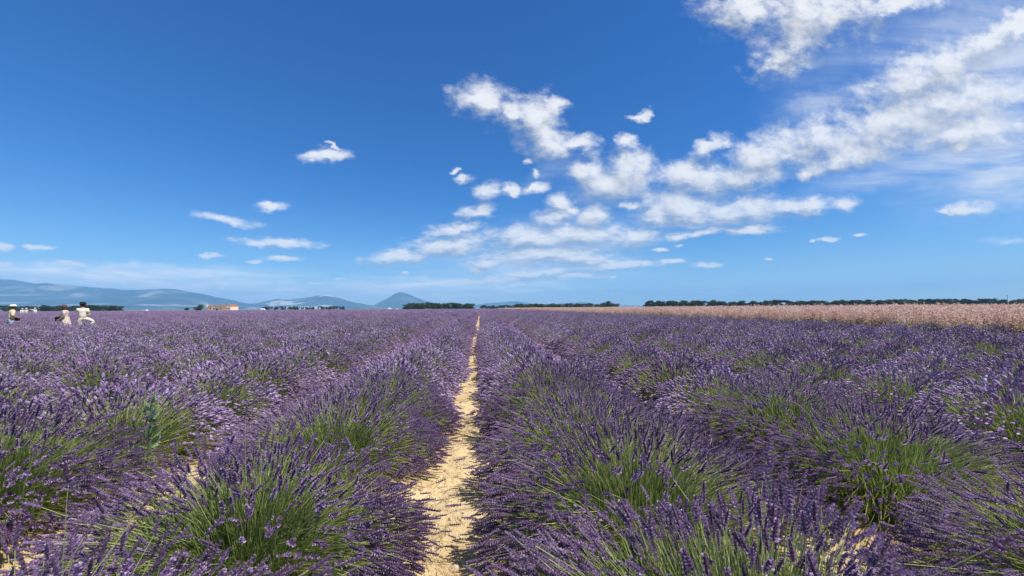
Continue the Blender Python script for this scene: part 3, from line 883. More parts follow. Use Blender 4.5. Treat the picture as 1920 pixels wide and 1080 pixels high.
while y < 90:
    for _ in range(3 if y < 45 else 2):       # weedy green margin of the field
        s = random.uniform(.7, 1.0)*(.70+.25*math.sin(y*.9)*math.sin(y*.37))
        if s > .4: pts.append((SAGE_X-.35+random.gauss(0, .2), y+random.uniform(-.2, .2), 0)); rots.append((0, 0, random.uniform(0, 6.28))); scls.append((s, s, s)); picks.append(5+random.randrange(3))
    x = SAGE_X
    st = 0.42 if y < 45 else 0.7
    while x < SAGE_X+9:
        if x < 2.1*y+6:
            edge = max(0.0, 1-(x-SAGE_X)/1.2)
            s = random.uniform(.88, 1.07)*(1-.22*edge*random.random())
            pts.append((x+random.gauss(0, .14), y+random.gauss(0, .14), 0)); rots.append((0, 0, random.uniform(0, 6.28))); scls.append((s, s, s)); picks.append(random.randrange(5))
        x += st
    y += st
y = 7.0
while y < 345:
    x = SAGE_X+10.5 if y < 90 else SAGE_X+1.5
    while x < 2.0*y+8:
        pts.append((x, y, 0)); rots.append((0, 0, random.choice((0, 1, 2, 3))*math.pi/2)); s = random.uniform(.97, 1.05)
        scls.append((1, 1, s)); picks.append(8+random.randrange(4))
        x += 3.0
    y += 3.0
instancer('sage_field', 'field of tall pinkish beige clary sage along the right side of the lavender', 'sage', pts, rots, scls, picks,
          [sage_stalks(10, 40+i, .19, .004, 36, .045) for i in range(5)] + [sage_stalks(8, 90+i, .2, .004, 6, .035, .85, 26) for i in range(3)] + [sage_stalks(120, 60+i, 1.5, .009, 22, .085) for i in range(4)])
print('sage', len(pts))
# ------------------------------------------------------------------ trees
BARK = plain('bark', (0.11, 0.085, 0.06), 0.9, 0.1, 0.3, 8.0, 0.4)
CROWN = leafy('tree_leaf', [(0.0, (0.02, 0.034, 0.012)), (0.5, (0.06, 0.095, 0.026)), (1.0, (0.12, 0.17, 0.045))], 0.25, 0.6, 0.35)
CROWN_PINE = leafy('pine_leaf', [(0.0, (0.012, 0.025, 0.012)), (0.5, (0.032, 0.058, 0.022)), (1.0, (0.07, 0.10, 0.036))], 0.15, 0.6, 0.3)

def limb_mesh(segs, sides=6):
    """tapered round limbs; segs: list of (p0, r0, p1, r1)"""
    Vs, Fs, off = [], [], 0
    for p0, r0, p1, r1 in segs:
        R = frames(np.array([np.subtract(p1, p0)], float))[0]
        for p, rr in ((p0, r0), (p1, r1)):
            for k in range(sides):
                a = 2*math.pi*k/sides
                Vs.append(np.array(p, float) + R[:, 0]*math.cos(a)*rr + R[:, 1]*math.sin(a)*rr)
        Fs += [(off+k, off+(k+1) % sides, off+sides+(k+1) % sides, off+sides+k) for k in range(sides)]
        off += 2*sides
    return np.array(Vs), np.array(Fs)

def tree_meshes(i, kind):
    """(trunk, crown): kind 0 round broadleaf, 1 dark pine with a wide top, 2 tall narrow"""
    r = np.random.default_rng(300+i)
    H = {0: 6.2, 1: 7.0, 2: 7.5}[kind]*r.uniform(.9, 1.1)
    segs = [((0, 0, -0.2), .19, (r.normal(0, .12), r.normal(0, .12), H*.30), .14)]
    top = segs[0][2]
    segs.append((top, .14, (top[0]+r.normal(0, .2), top[1]+r.normal(0, .2), H*.72), .05))
    lobes = []
    nl = {0: 15, 1: 15, 2: 10}[kind]
    for j in range(nl):
        a = r.uniform(0, 6.28); t = r.random()
        if kind == 0: c = (math.cos(a)*r.uniform(.3, 2.1), math.sin(a)*r.uniform(.3, 2.1), H*(.16+.66*t)); rad = r.uniform(.9, 1.45)
        elif kind == 1: c = (math.cos(a)*r.uniform(.3, 2.4), math.sin(a)*r.uniform(.3, 2.4), H*(.18+.66*t)); rad = r.uniform(.9, 1.4)
        else: c = (math.cos(a)*r.uniform(.1, .8), math.sin(a)*r.uniform(.1, .8), H*(.22+.65*t)); rad = r.uniform(.6, 1.0)
        lobes.append((c, rad))
        zt = min(c[2]-.2, H*.6)
        segs.append(((top[0], top[1], max(H*.22, zt-.9)), .07, c, .02))
    V, Fx = limb_mesh(segs)
    tr = mesh_np('trunk', V, Fx, BARK)
    n = 120
    P, N = [], []
    for c, rad in lobes:
        d = r.normal(0, 1, (n, 3)); d /= np.linalg.norm(d, axis=1, keepdims=True)
        P.append(np.array(c) + d*np.array([rad, rad, rad*.78])*r.uniform(.55, 1.12, (n, 1))); N.append(d + r.normal(0, .5, (n, 3)))
    P, N = np.concatenate(P), np.concatenate(N)
    m = len(P)
    tv = np.array([(-.5, 0, 0), (0, -.5, .1), (.5, 0, 0), (0, .5, .1)])
    s = r.uniform(.28, .62, m)
    V, Fx = stamp(tv, np.array([(0, 1, 2, 3)]), frames(N), P, np.stack([s, s*r.uniform(.5, .9, m), s], 1))
    cr = mesh_np('crown', V, Fx, CROWN_PINE if kind == 1 else CROWN, np.repeat(np.clip(r.normal(.5, .25, m), 0, 1), 4))
    return tr, cr
TREES = {k: [tree_meshes(10*k+i, k) for i in range(4)] for k in (0, 1, 2)}

def tree(x, y, s, kind, label, group, name='tree', sz=None):
    o = bpy.data.objects.new(name, None); COL.objects.link(o)
    o.location = (x, y, 0); o.rotation_euler = (0, 0, random.uniform(0, 6.28)); o.scale = (s*1.45, s*1.45, sz or s)
    t, c = random.choice(TREES[kind])
    obj('trunk', t, o); obj('crown', c, o)
    return tag(o, label, 'tree', group)

def tree_line(x0, y0, x1, y1, n, s0, s1, kinds, phrase, group, jit=3.0):
    for i in range(n):
        t = (i+.5)/n
        tree(x0+(x1-x0)*t+random.gauss(0, abs(x1-x0)/n*.22), y0+(y1-y0)*t+random.gauss(0, jit), random.uniform(s0, s1), random.choice(kinds),
             '%s tree from the left %s' % (ORD[i+1], phrase), group)
tree_line(-512, 450, -384, 450, 40, .80, 1.12, (0, 0, 1), 'in the dark green hedgerow behind the walkers', 'trees behind the walkers')
tree_line(-372, 700, -236, 700, 36, .72, 1.05, (0, 2, 1), 'in the low row under the limestone mountain', 'trees under the limestone mountain')
tree_line(-96, 500, -9, 500, 26, 1.2, 1.42, (0, 0, 0, 1), 'in the dense clump left of the bare strip', 'trees of the clump by the bare strip')
tree_line(2, 640, 62, 640, 16, .8, 1.05, (0, 1), 'in the distant grove right beside the bare strip', 'trees of the distant grove')
tree_line(42, 460, 160, 440, 42, .84, 1.1, (0, 0, 1), 'in the hedgerow where the sage field begins', 'trees where the sage field begins')
tree_line(158, 352, 400, 352, 80, .95, 1.22, (1, 1, 0), 'in the dark belt behind the pink sage', 'trees behind the sage')
tree_line(402, 352, 600, 352, 66, .92, 1.30, (1, 1, 0), 'in the farther right belt behind the sage, near the pole', 'trees behind the sage by the pole')
tree(-262, 384, 1.05, 0, 'round bushy tree growing against the left end of the farmhouse', None)
tree(-284, 400, .55, 0, 'lone small dark bush standing left of the farmhouse', None)
tree(150, 446, 1.45, 1, 'taller tree rising above the hedgerow where the sage field begins', None)

# ------------------------------------------------------------------ farmhouse
STONE = plain('ochre_render', (0.64, 0.50, 0.34), 0.9, 0.1, 0.15, 0.7, 0.2)
GABLE = plain('pink_render', (0.74, 0.59, 0.44), 0.9, 0.1, 0.12, 0.8, 0.2)
TILE = plain('old_roof_tile', (0.26, 0.14, 0.095), 0.9, 0.1, 0.4, 1.3, 0.3)
WHITE = plain('white_render', (0.78, 0.75, 0.70), 0.8, 0.2, 0.05)
WOOD = plain('dark_wood', (0.07, 0.05, 0.035), 0.8, 0.2, 0.2)
GLASS_DARK = plain('dark_glass', (0.02, 0.025, 0.03), 0.15, 0.6, 0.1)

def prism(bm, prof, y0, y1):
    """profile in x-z, extruded along y"""
    a = [bm.verts.new((x, y0, z)) for x, z in prof]; b = [bm.verts.new((x, y1, z)) for x, z in prof]
    n = len(prof)
    bm.faces.new(a); bm.faces.new(b[::-1])
    for i in range(n): bm.faces.new((a[i], a[(i+1) % n], b[(i+1) % n], b[i]))

farm = bpy.data.objects.new('farmhouse', None); COL.objects.link(farm)
farm.location = (-241, 384, 0); farm.rotation_euler = (0, 0, math.radians(-14)); farm.scale = (1, 1, .88)
tag(farm, 'long low ochre farmhouse with a broken tile roof and a pink gable end', 'farmhouse')
bm = bmesh.new(); bm_box(bm, (-3.2, 0, 2.3), (21.6, 8.0, 4.6))
for k in range(9):      # uneven, half fallen top of the wall
    bm_box(bm, (-12.8+k*2.4, -3.7, 4.55+.25*((k*37) % 5)/5), (2.39, .55, .5+.5*((k*53) % 7)/7))
obj('wall', bm_mesh('wall', bm, STONE), farm)
bm = bmesh.new()
prism(bm, [(7.64, -.1), (12.6, -.1), (12.6, 5.3), (10.1, 6.9), (7.64, 5.3)], -4.3, 4.2)
obj('wing', bm_mesh('wing', bm, GABLE), farm)
# roof of the long part: separate sagging slabs of tile courses
for k in range(7):
    bm = bmesh.new()
    x0 = -13.6+k*3.0; sag = .35*((k*29) % 5)/5
    v = [bm.verts.new(p) for p in ((x0, -4.5, 4.75-sag*.3), (x0+2.96, -4.5, 4.75-.3*.35*(((k+1)*29) % 5)/5), (x0+2.96, .2, 6.3-.35*(((k+1)*29) % 5)/5), (x0, .2, 6.3-sag))]
    f = bm.faces.new(v)
    r = bmesh.ops.extrude_face_region(bm, geom=[f]); bmesh.ops.translate(bm, vec=(0, 0, .22), verts=[q for q in r['geom'] if isinstance(q, bmesh.types.BMVert)])
    if k not in (2,): obj('roof_slab', bm_mesh('roof_slab', bm, TILE), farm)
bm = bmesh.new()
for s in (-1, 1):
    v = [bm.verts.new(p) for p in ((10.12, -4.5, 7.02), (10.12, 4.4, 7.02), (10.12+s*2.85, 4.4, 5.2), (10.12+s*2.85, -4.5, 5.2))]
    f = bm.faces.new(v if s > 0 else v[::-1])
    r = bmesh.ops.extrude_face_region(bm, geom=[f]); bmesh.ops.translate(bm, vec=(0, 0, .18), verts=[q for q in r['geom'] if isinstance(q, bmesh.types.BMVert)])
obj('wing_roof', bm_mesh('wing_roof', bm, TILE), farm)
bm = bmesh.new(); bm_box(bm, (6.4, .6, 6.9), (.8, .8, 1.6)); bm_box(bm, (6.4, .6, 7.76), (1.0, 1.0, .12))
obj('chimney', bm_mesh('chimney', bm, STONE), farm)
bm = bmesh.new(); bm_box(bm, (-12.6, -4.35, 5.05), (1.9, .6, 2.0)); prism(bm, [(-13.7, 6.06), (-11.5, 6.06), (-12.6, 6.6)], -4.65, -4.05)
obj('bell_gable', bm_mesh('bell_gable', bm, WHITE), farm)
for x, w, h, z in ((-9, 1.0, 1.2, 2.4), (-5.4, 1.0, 1.2, 2.4), (1.6, 1.0, 1.2, 2.4), (9.2, .9, 1.2, 2.6), (11.2, .9, 1.2, 2.6)):
    y = -4.32 if x > 8 else -4.02
    bm = bmesh.new(); bm_box(bm, (x, y, z), (w, .08, h))
    wd = obj('window', bm_mesh('window', bm, GLASS_DARK), farm)
    bm = bmesh.new()
    for dx in (-w/2, w/2): bm_box(bm, (x+dx, y-.05, z), (.12, .1, h+.12))
    obj('frame', bm_mesh('frame', bm, WOOD), wd)
bm = bmesh.new(); bm_box(bm, (-2.0, -4.02, 1.25), (2.2, .1, 2.5)); obj('door', bm_mesh('door', bm, WOOD), farm)

# ------------------------------------------------------------------ far parked cars
CARW = plain('white_car_paint', (0.80, 0.80, 0.80), 0.25, 0.5, 0.02)
TYRE = plain('rubber', (0.02, 0.02, 0.02), 0.8, 0.2)
def car_body(L, H, van):
    bm = bmesh.new()
    if van: prof = [(-L/2, .35), (L/2, .35), (L/2, .95), (L*.42, 1.05), (L*.28, H-.08), (L*.22, H), (-L/2+.1, H), (-L/2, H-.2)]
    else: prof = [(-L/2, .35), (L/2, .35), (L/2, .75), (L*.24, .92), (L*.08, H), (-L*.26, H), (-L*.44, .98), (-L/2, .9)]
    prism(bm, prof, -.86, .86)
    bmesh.ops.bevel(bm, geom=list(bm.edges), offset=.06, segments=2, affect='EDGES')
    return bm_mesh('car_body', bm, CARW, True)
def car_glass(L, H, van):
    bm = bmesh.new()
    prof = [(L*.22, 1.1), (L*.36, 1.1), (L*.27, H-.16), (L*.16, H-.14)] if van else [(-L*.36, .98), (L*.17, .98), (L*.06, H-.09), (-L*.24, H-.09)]
    prism(bm, prof, -.875, .875)
    return bm_mesh('car_glass', bm, GLASS_DARK)
def wheel_mesh():
    bm = bmesh.new()
    r = bmesh.ops.create_cone(bm, cap_ends=True, segments=18, radius1=.33, radius2=.33, depth=.22)
    bmesh.ops.rotate(bm, cent=(0, 0, 0), matrix=Matrix.Rotation(math.pi/2, 3, 'X'), verts=r['verts'])
    return bm_mesh('wheel', bm, TYRE)
WHEEL = wheel_mesh()
def car(x, y, rz, L, H, van, label):
    o = bpy.data.objects.new('parked_car' if not van else 'parked_van', None); COL.objects.link(o)
    o.location = (x, y, 0.03); o.rotation_euler = (0, 0, rz)
    tag(o, label, 'van' if van else 'car', 'vehicles parked beyond the lavender')
    obj('body', car_body(L, H, van), o); obj('window_band', car_glass(L, H, van), o)
    for sx in (-.31, .31):
        for sy in (-.78, .78): obj('wheel', WHEEL, o, (sx*L, sy, .33))
car(-111, 486, .1, 5.2, 2.3, True, 'white van parked just left of the dense tree clump')
car(-102.5, 485, -.1, 4.2, 1.5, False, 'white car parked between the van and the dense tree clump')
car(-319, 398, .1, 4.3, 1.7, False, 'white car parked on the pale field left of the farmhouse')
car(-214, 400, .0, 5.0, 2.2, True, 'white van parked right of the farmhouse before the low tree row')

# ------------------------------------------------------------------ utility pole
PGREY = plain('weathered_pole', (0.24, 0.22, 0.19), 0.9, 0.1)
pole = bpy.data.objects.new('utility_pole', None); COL.objects.link(pole)
pole.location = (459, 300, 0)
tag(pole, 'thin utility pole with a crossarm above the tree belt at the right edge', 'utility pole')
V, Fx = limb_mesh([((0, 0, -.3), .17, (0, 0, 10.6), .11)], 10); obj('post', mesh_np('post', V, Fx, PGREY), pole)
bm = bmesh.new(); bm_box(bm, (0, -.14, 9.9), (3.2, .14, .16), .2); obj('crossarm', bm_mesh('crossarm', bm, PGREY), pole)
for dx in (-1.4, 0, 1.4):
    V, Fx = limb_mesh([((dx, -.14+dx*.2, 9.97), .05, (dx, -.14+dx*.2, 10.25), .09)], 8); obj('insulator', mesh_np('insulator', V, Fx, WHITE), pole)

# ------------------------------------------------------------------ people
SKIN = plain('skin', (0.50, 0.30, 0.21), 0.6, 0.3, 0.05)
def skin_mesh(name, joints, edges, mat, root=0, sub=1):
    """continuous surface grown over connected joints: joints = {name: (pos, radius or (rx, ry))}"""
    me = bpy.data.meshes.new(name); bm = bmesh.new()
    ly = bm.verts.layers.skin.verify()
    vs = {}
    for i, (k2, (p, r)) in enumerate(joints.items()):
        v = bm.verts.new(p); rr = r if isinstance(r, tuple) else (r, r)
        v[ly].radius = rr; v[ly].use_root = (i == root); vs[k2] = v
    for a, b in edges: bm.edges.new((vs[a], vs[b]))
    bm.to_mesh(me); bm.free()
    o = bpy.data.objects.new(name, me); COL.objects.link(o)
    md = o.modifiers.new('skin', 'SKIN'); md.use_smooth_shade = True
    sd = o.modifiers.new('sub', 'SUBSURF'); sd.levels = sub; sd.render_levels = sub
    dg = bpy.context.evaluated_depsgraph_get()
    em = bpy.data.meshes.new_from_object(o.evaluated_get(dg), depsgraph=dg)
    bpy.data.objects.remove(o); bpy.data.meshes.remove(me)
    em.materials.clear(); em.materials.append(mat)
    return em

def lerp(a, b, t): return tuple(a[i]+(b[i]-a[i])*t for i in range(3))

def hand(J, E, wrist, d, side, tag_):
    """palm, four fingers of different length with a bend, and a thumb that leaves the side of the palm"""
    d = Vector(d).normalized(); s = Vector(side).normalized(); n = d.cross(s)
    palm = Vector(wrist)+d*.06
    J[tag_+'palm'] = (tuple(palm), (.034, .018)); E.append((tag_+'wr', tag_+'palm'))
    for i, ln in enumerate((.060, .072, .068, .054)):
        b = palm + d*.035 + s*(.030-.020*i); m_ = b + d*ln*.5 + n*.004; t = m_ + d*ln*.42 + n*.02
        for q, (nm, rr) in zip((b, m_, t), (('b', .0105), ('m', .0092), ('t', .0075))): J['%sf%d%s' % (tag_, i, nm)] = (tuple(q), rr)
        E += [(tag_+'palm', '%sf%db' % (tag_, i)), ('%sf%db' % (tag_, i), '%sf%dm' % (tag_, i)), ('%sf%dm' % (tag_, i), '%sf%dt' % (tag_, i))]
    b = palm - d*.02 + s*.036; t = b + d*.045 + s*.022 + n*.012
    J[tag_+'th0'] = (tuple(b), .011); J[tag_+'th1'] = (tuple(t), .009); E += [(tag_+'palm', tag_+'th0'), (tag_+'th0', tag_+'th1')]

def person(loc, rz, H, pose, clothes, label, group=None, fine=True):
    """figure facing local -Y; pose gives elbows, wrists, knees, ankles and the head turn in metres for a 1.70 m body"""
    k2 = H/1.70
    g = dict(pelvis=(0, 0, .93), belly=(0, -.01, 1.05), chest=(0, 0, 1.24), collar=(0, .01, 1.40), neck=(0, .0, 1.47), jaw=(0, -.012, 1.535), head=(0, -.005, 1.60), crown=(0, .01, 1.655),
             lsh=(.175, .01, 1.375), rsh=(-.175, .01, 1.375), lel=(.23, .02, 1.10), rel=(-.23, .02, 1.10), lwr=(.24, -.06, .86), rwr=(-.24, -.06, .86),
             lhip=(.09, 0, .90), rhip=(-.09, 0, .90), lkn=(.10, -.01, .49), rkn=(-.10, -.01, .49), lan=(.10, .02, .09), ran=(-.10, .02, .09))
    g.update(pose)
    lean = g.pop('lean', (0, 0)); turn = g.pop('turn', 0.0)
    for nm in ('belly', 'chest', 'collar', 'neck', 'jaw', 'head', 'crown', 'lsh', 'rsh'):
        x, y, z = g[nm]; t = (z-.93); g[nm] = (x+lean[0]*t, y+lean[1]*t, z)
    ht = Vector((math.sin(turn), -math.cos(turn), 0))
    nose = Vector(g['head'])+ht*.108+Vector((0, 0, -.02))
    for s in 'lr':
        a = Vector(g[s+'an']); g[s+'toe'] = tuple(a+Vector((.03 if s == 'l' else -.03, -.15, -.055)))
    rad = dict(pelvis=(.135, .105), belly=(.13, .10), chest=(.145, .105), collar=(.085, .07), neck=.052, jaw=.066, head=.088, crown=.066, lsh=.062, rsh=.062, lel=.043, rel=.043,
               lwr=.028, rwr=.028, lhip=.088, rhip=.088, lkn=.058, rkn=.058, lan=.038, ran=.038, ltoe=.034, rtoe=.034)
    J = {n: (tuple(c*k2 for c in g[n]), rad[n]) for n in rad}
    J['nose'] = (tuple(nose*k2), .016)
    E = [('pelvis', 'belly'), ('belly', 'chest'), ('chest', 'collar'), ('collar', 'neck'), ('neck', 'jaw'), ('jaw', 'head'), ('head', 'crown'), ('head', 'nose'),
         ('collar', 'lsh'), ('collar', 'rsh'), ('lsh', 'lel'), ('rsh', 'rel'), ('lel', 'lwr'), ('rel', 'rwr'),
         ('pelvis', 'lhip'), ('pelvis', 'rhip'), ('lhip', 'lkn'), ('rhip', 'rkn'), ('lkn', 'lan'), ('rkn', 'ran'), ('lan', 'ltoe'), ('ran', 'rtoe')]
    if fine:
        for s in 'lr':
            d = Vector(J[s+'wr'][0])-Vector(J[s+'el'][0]); hand(J, E, J[s+'wr'][0], d, Vector((0, -1, .2)) if abs(d.normalized().y) < .8 else Vector((1, 0, 0)), s)
    root = bpy.data.objects.new('person', None); COL.objects.link(root)
    root.location = loc; root.rotation_euler = (0, 0, rz)
    tag(root, label, 'person', group)
    obj('body', skin_mesh('body', J, E, SKIN), root)
    P = {n: Vector(J[n][0]) for n in J}
    def garment(nm, names, edges, grow, mat, extra=None):
        jj = {n: (tuple(P[n]), tuple(q+grow for q in (J[n][1] if isinstance(J[n][1], tuple) else (J[n][1], J[n][1])))) for n in names}
        if extra: jj.update(extra)
        return obj(nm, skin_mesh(nm, jj, edges, mat), root)
    top, bottom, hair = clothes['top'], clothes.get('bottom'), clothes['hair']
    sl = clothes.get('sleeve', .75)
    ex = {}
    for s in 'lr':
        if sl <= 1: ex[s+'cuff'] = (tuple(P[s+'sh'].lerp(P[s+'el'], sl)), .062)
        else: ex[s+'cuff'] = (tuple(P[s+'el'].lerp(P[s+'wr'], sl-1)), .046)
    ed = [('pelvis', 'belly'), ('belly', 'chest'), ('chest', 'collar'), ('collar', 'lsh'), ('collar', 'rsh')]
    nm = ['pelvis', 'belly', 'chest', 'collar', 'lsh', 'rsh']
    for s in 'lr':
        if sl > 1: nm.append(s+'el'); ed += [(s+'sh', s+'el'), (s+'el', s+'cuff')]
        else: ed.append((s+'sh', s+'cuff'))
    garment(clothes.get('top_name', 'shirt'), nm, ed, .026, top, ex)
    if bottom:
        cuff = clothes.get('leg', 1.9); ex = {}
        nm = ['pelvis', 'lhip', 'rhip']; ed = [('pelvis', 'lhip'), ('pelvis', 'rhip'), ('pelvis', 'waist')]
        ex['waist'] = (tuple(P['pelvis'].lerp(P['belly'], .8)), (.160, .130))
        for s in 'lr':
            if cuff > 1: nm.append(s+'kn'); ex[s+'hem'] = (tuple(P[s+'kn'].lerp(P[s+'an'], cuff-1)), .062); ed += [(s+'hip', s+'kn'), (s+'kn', s+'hem')]
            else: ex[s+'hem'] = (tuple(P[s+'hip'].lerp(P[s+'kn'], cuff)), .095); ed += [(s+'hip', s+'hem')]
        garment(clothes.get('bottom_name', 'trousers'), nm, ed, .027, bottom, ex)
    if 'skirt' in clothes:
        mat, z1, r1 = clothes['skirt']
        bm = bmesh.new(); rings = []
        for z, rr in ((1.08, .150), (1.0, .170), (.90, .19), ((z1+.9)/2, (r1+.20)/2), (z1, r1)):
            rings.append([bm.verts.new((math.cos(a)*rr*(1+.07*math.sin(9*a))*k2, math.sin(a)*rr*.82*(1+.07*math.sin(9*a))*k2, z*k2)) for a in [2*math.pi*q/36 for q in range(36)]])
        for a, b in zip(rings, rings[1:]):
            for q in range(36): bm.faces.new((a[q], a[(q+1) % 36], b[(q+1) % 36], b[q]))
        obj('skirt', bm_mesh('skirt', bm, mat, True), root)
    # hair: a cap over the skull, open at the face
    bm = bmesh.new(); hc = (P['head']+P['crown'])/2; sp = bmesh.ops.create_uvsphere(bm, u_segments=20, v_segments=12, radius=.112)['verts']
    for v in list(bm.verts):
        if v.co.dot(ht) > .045 and v.co.z < .045: bm.verts.remove(v)
    ln = clothes.get('hair_len', .03)
    for v in bm.verts:
        if v.co.z < -.03: v.co.z -= ln; v.co -= ht*.01
    bmesh.ops.translate(bm, vec=hc+Vector((0, 0, .012)), verts=bm.verts)
    obj('hair', bm_mesh('hair', bm, hair, True), root)
    for s in (-1, 1):
        bm = bmesh.new(); bmesh.ops.create_uvsphere(bm, u_segments=8, v_segments=6, radius=.012)
        e = P['head']+ht*.098*k2+ht.cross(Vector((0, 0, 1)))*s*.034+Vector((0, 0, .012)); bmesh.ops.translate(bm, vec=e, verts=bm.verts)
        obj('eye', bm_mesh('eye', bm, WOOD), root)
    if 'hat' in clothes:
        mat, brim, tall = clothes['hat']; bm = bmesh.new()
        prof = [(0, tall), (.085, tall-.005), (.112, tall-.035), (.122, .02), (brim, 0), (brim, -.008), (.115, -.03)]
        rg = [[bm.verts.new((math.cos(a)*r_, math.sin(a)*r_, z)) for a in [2*math.pi*q/24 for q in range(24)]] for r_, z in prof[1:]]
        bm.faces.new(rg[0])
        for a, b in zip(rg, rg[1:]):
            for q in range(24): bm.faces.new((a[q], a[(q+1) % 24], b[(q+1) % 24], b[q]))
        bmesh.ops.translate(bm, vec=P['crown']+Vector((0, 0, .01)), verts=bm.verts)
        obj('hat', bm_mesh('hat', bm, mat, True), root)
    return root, {n: Vector(root.location)+Matrix.Rotation(rz, 3, 'Z')@P[n] for n in P}

CREAM = plain('cream_cotton', (0.72, 0.60, 0.38), 0.9, 0.1, 0.08, 14)
IVORY = plain('ivory_cotton', (0.78, 0.72, 0.58), 0.9, 0.1, 0.08, 14)
BEIGE = plain('beige_linen', (0.66, 0.55, 0.46), 0.9, 0.1, 0.10, 14)
GREYBLUE = plain('grey_blue_cotton', (0.30, 0.34, 0.42), 0.9, 0.1, 0.08, 14)
BLACK = plain('black_cloth', (0.015, 0.015, 0.017), 0.8, 0.2)
WCLOTH = plain('white_cloth', (0.82, 0.81, 0.79), 0.9, 0.1, 0.04)
HAIRD = plain('dark_hair', (0.03, 0.02, 0.015), 0.6, 0.4)
HAIRR = plain('auburn_hair', (0.10, 0.04, 0.025), 0.6, 0.4)
GOLD = plain('ochre_print', (0.33, 0.25, 0.10), 0.9, 0.1, 0.5, 30)

def bag(loc, s, mat, label, name='shoulder_bag', strap=None):
    o = bpy.data.objects.new(name, None); COL.objects.link(o); o.location = loc
    tag(o, label, 'bag')
    bm = bmesh.new(); bm_box(bm, (0, 0, 0), s, bevel=.03); obj('pouch', bm_mesh('pouch', bm, mat, True), o)
    bm = bmesh.new(); bm_box(bm, (0, -s[1]*.5-.006, s[2]*.22), (s[0]*.92, .014, s[2]*.5), bevel=.006); obj('flap', bm_mesh('flap', bm, mat), o)
    if strap is not None:
        V, Fx = limb_mesh([((0, 0, s[2]*.45), .012, tuple(strap-Vector(loc)), .012)], 6); obj('strap', mesh_np('strap', V, Fx, mat), o)
    return o

# facing local -Y; rz turns the figure (the camera is towards the lower right of them)
YP = 22.5
r1, w1 = person((-24.67, YP, 0), math.radians(150), 1.63,
    dict(lel=(.25, -.04, 1.12), lwr=(.12, -.20, 1.03), rel=(-.27, .0, 1.12), rwr=(-.10, -.21, 1.02), lean=(0, -.10), turn=.3),
    dict(top=CREAM, bottom=GREYBLUE, leg=.8, bottom_name='shorts', hair=HAIRD, hat=(WCLOTH, .135, .075), sleeve=1.25),
    'person at the left edge in cream shirt and grey shorts, hands before the belly')
bag(w1['lwr']*.5+w1['rwr']*.5+Vector((.05, 0, -.10)), (.18, .11, .15), BLACK, 'black bag held before the belly by the person in grey shorts', 'waist_bag')
r2, w2 = person((-22.0, YP, 0), math.radians(-60), 1.60,
    dict(lel=(.26, .0, 1.12), lwr=(.16, -.20, .94), rel=(-.25, .0, 1.12), rwr=(-.20, -.16, .90), lean=(.02, -.12), turn=-.6),
    dict(top=BEIGE, top_name='blouse', skirt=(BEIGE, .42, .30), hair=HAIRR, hair_len=.12, sleeve=.7),
    'person in a pale beige dress with long dark hair, middle of the three nearer walkers')
bag(w2['pelvis']+Vector((-.26, -.10, .02)), (.24, .13, .22), BLACK, 'black shoulder bag on the left hip of the person in the beige dress', strap=w2['rsh']+Vector((0, 0, .06)))
r3, w3 = person((-21.1, YP-.1, 0), math.radians(205), 1.72,
    dict(lel=(.25, -.14, 1.17), lwr=(.11, -.28, 1.49), rel=(-.23, -.06, 1.10), rwr=(-.14, -.26, .98),
         rkn=(-.36, -.20, .74), ran=(-.28, -.06, .34), lkn=(.10, -.02, .50), lean=(.05, -.12), turn=.5),
    dict(top=IVORY, bottom=IVORY, leg=1.85, hair=HAIRD, hat=(BLACK, .165, .115), sleeve=1.5),
    'person in ivory clothes and black hat, one knee raised, holding a camera to the face')
# ochre printed panel of the sleeve
_loc = lambda p: tuple(Matrix.Rotation(-math.radians(205), 3, 'Z')@(p-Vector(r3.location)))
_sh, _el = w3['rsh'], w3['rel']
pn = obj('printed_sleeve', skin_mesh('printed_sleeve', {'a': (_loc(_sh.lerp(_el, .25)), .086), 'b': (_loc(_sh.lerp(_el, .6)), .082), 'c': (_loc(_sh.lerp(_el, .95)), .074)}, [('a', 'b'), ('b', 'c')], GOLD), r3)
cam3 = bpy.data.objects.new('photo_camera', None); COL.objects.link(cam3); cam3.location = w3['lwr']+Vector((-.02, .08, .09)); cam3.rotation_euler = (0, 0, math.radians(205))
tag(cam3, 'black camera held up to the eye by the person in the black hat', 'camera')
bm = bmesh.new(); bm_box(bm, (0, 0, 0), (.14, .07, .09), bevel=.012); obj('camera_body', bm_mesh('camera_body', bm, BLACK), cam3)
V, Fx = limb_mesh([((0, -.03, 0), .035, (0, -.12, 0), .038)], 14); obj('lens', mesh_np('lens', V, Fx, BLACK), cam3)
for (x, y, h, ps, lab, rz) in (
    (-81.5, 76, 1.66, dict(lean=(-.05, -.05)), 'leftmost of the three far off people in white', 1.0),
    (-80.7, 75.8, 1.74, dict(), 'middle one of the three far off people in white', .2),
    (-79.6, 76.1, 1.76, dict(rel=(-.42, -.05, 1.42), rwr=(-.62, -.12, 1.48)), 'rightmost of the far off people in white, one arm stretched out sideways', .3)):
    person((x, y, 0), rz, h, ps, dict(top=WCLOTH, bottom=GREYBLUE, hair=HAIRD, hat=(WCLOTH, .17, .09), sleeve=1.6), lab, 'far off people in white')

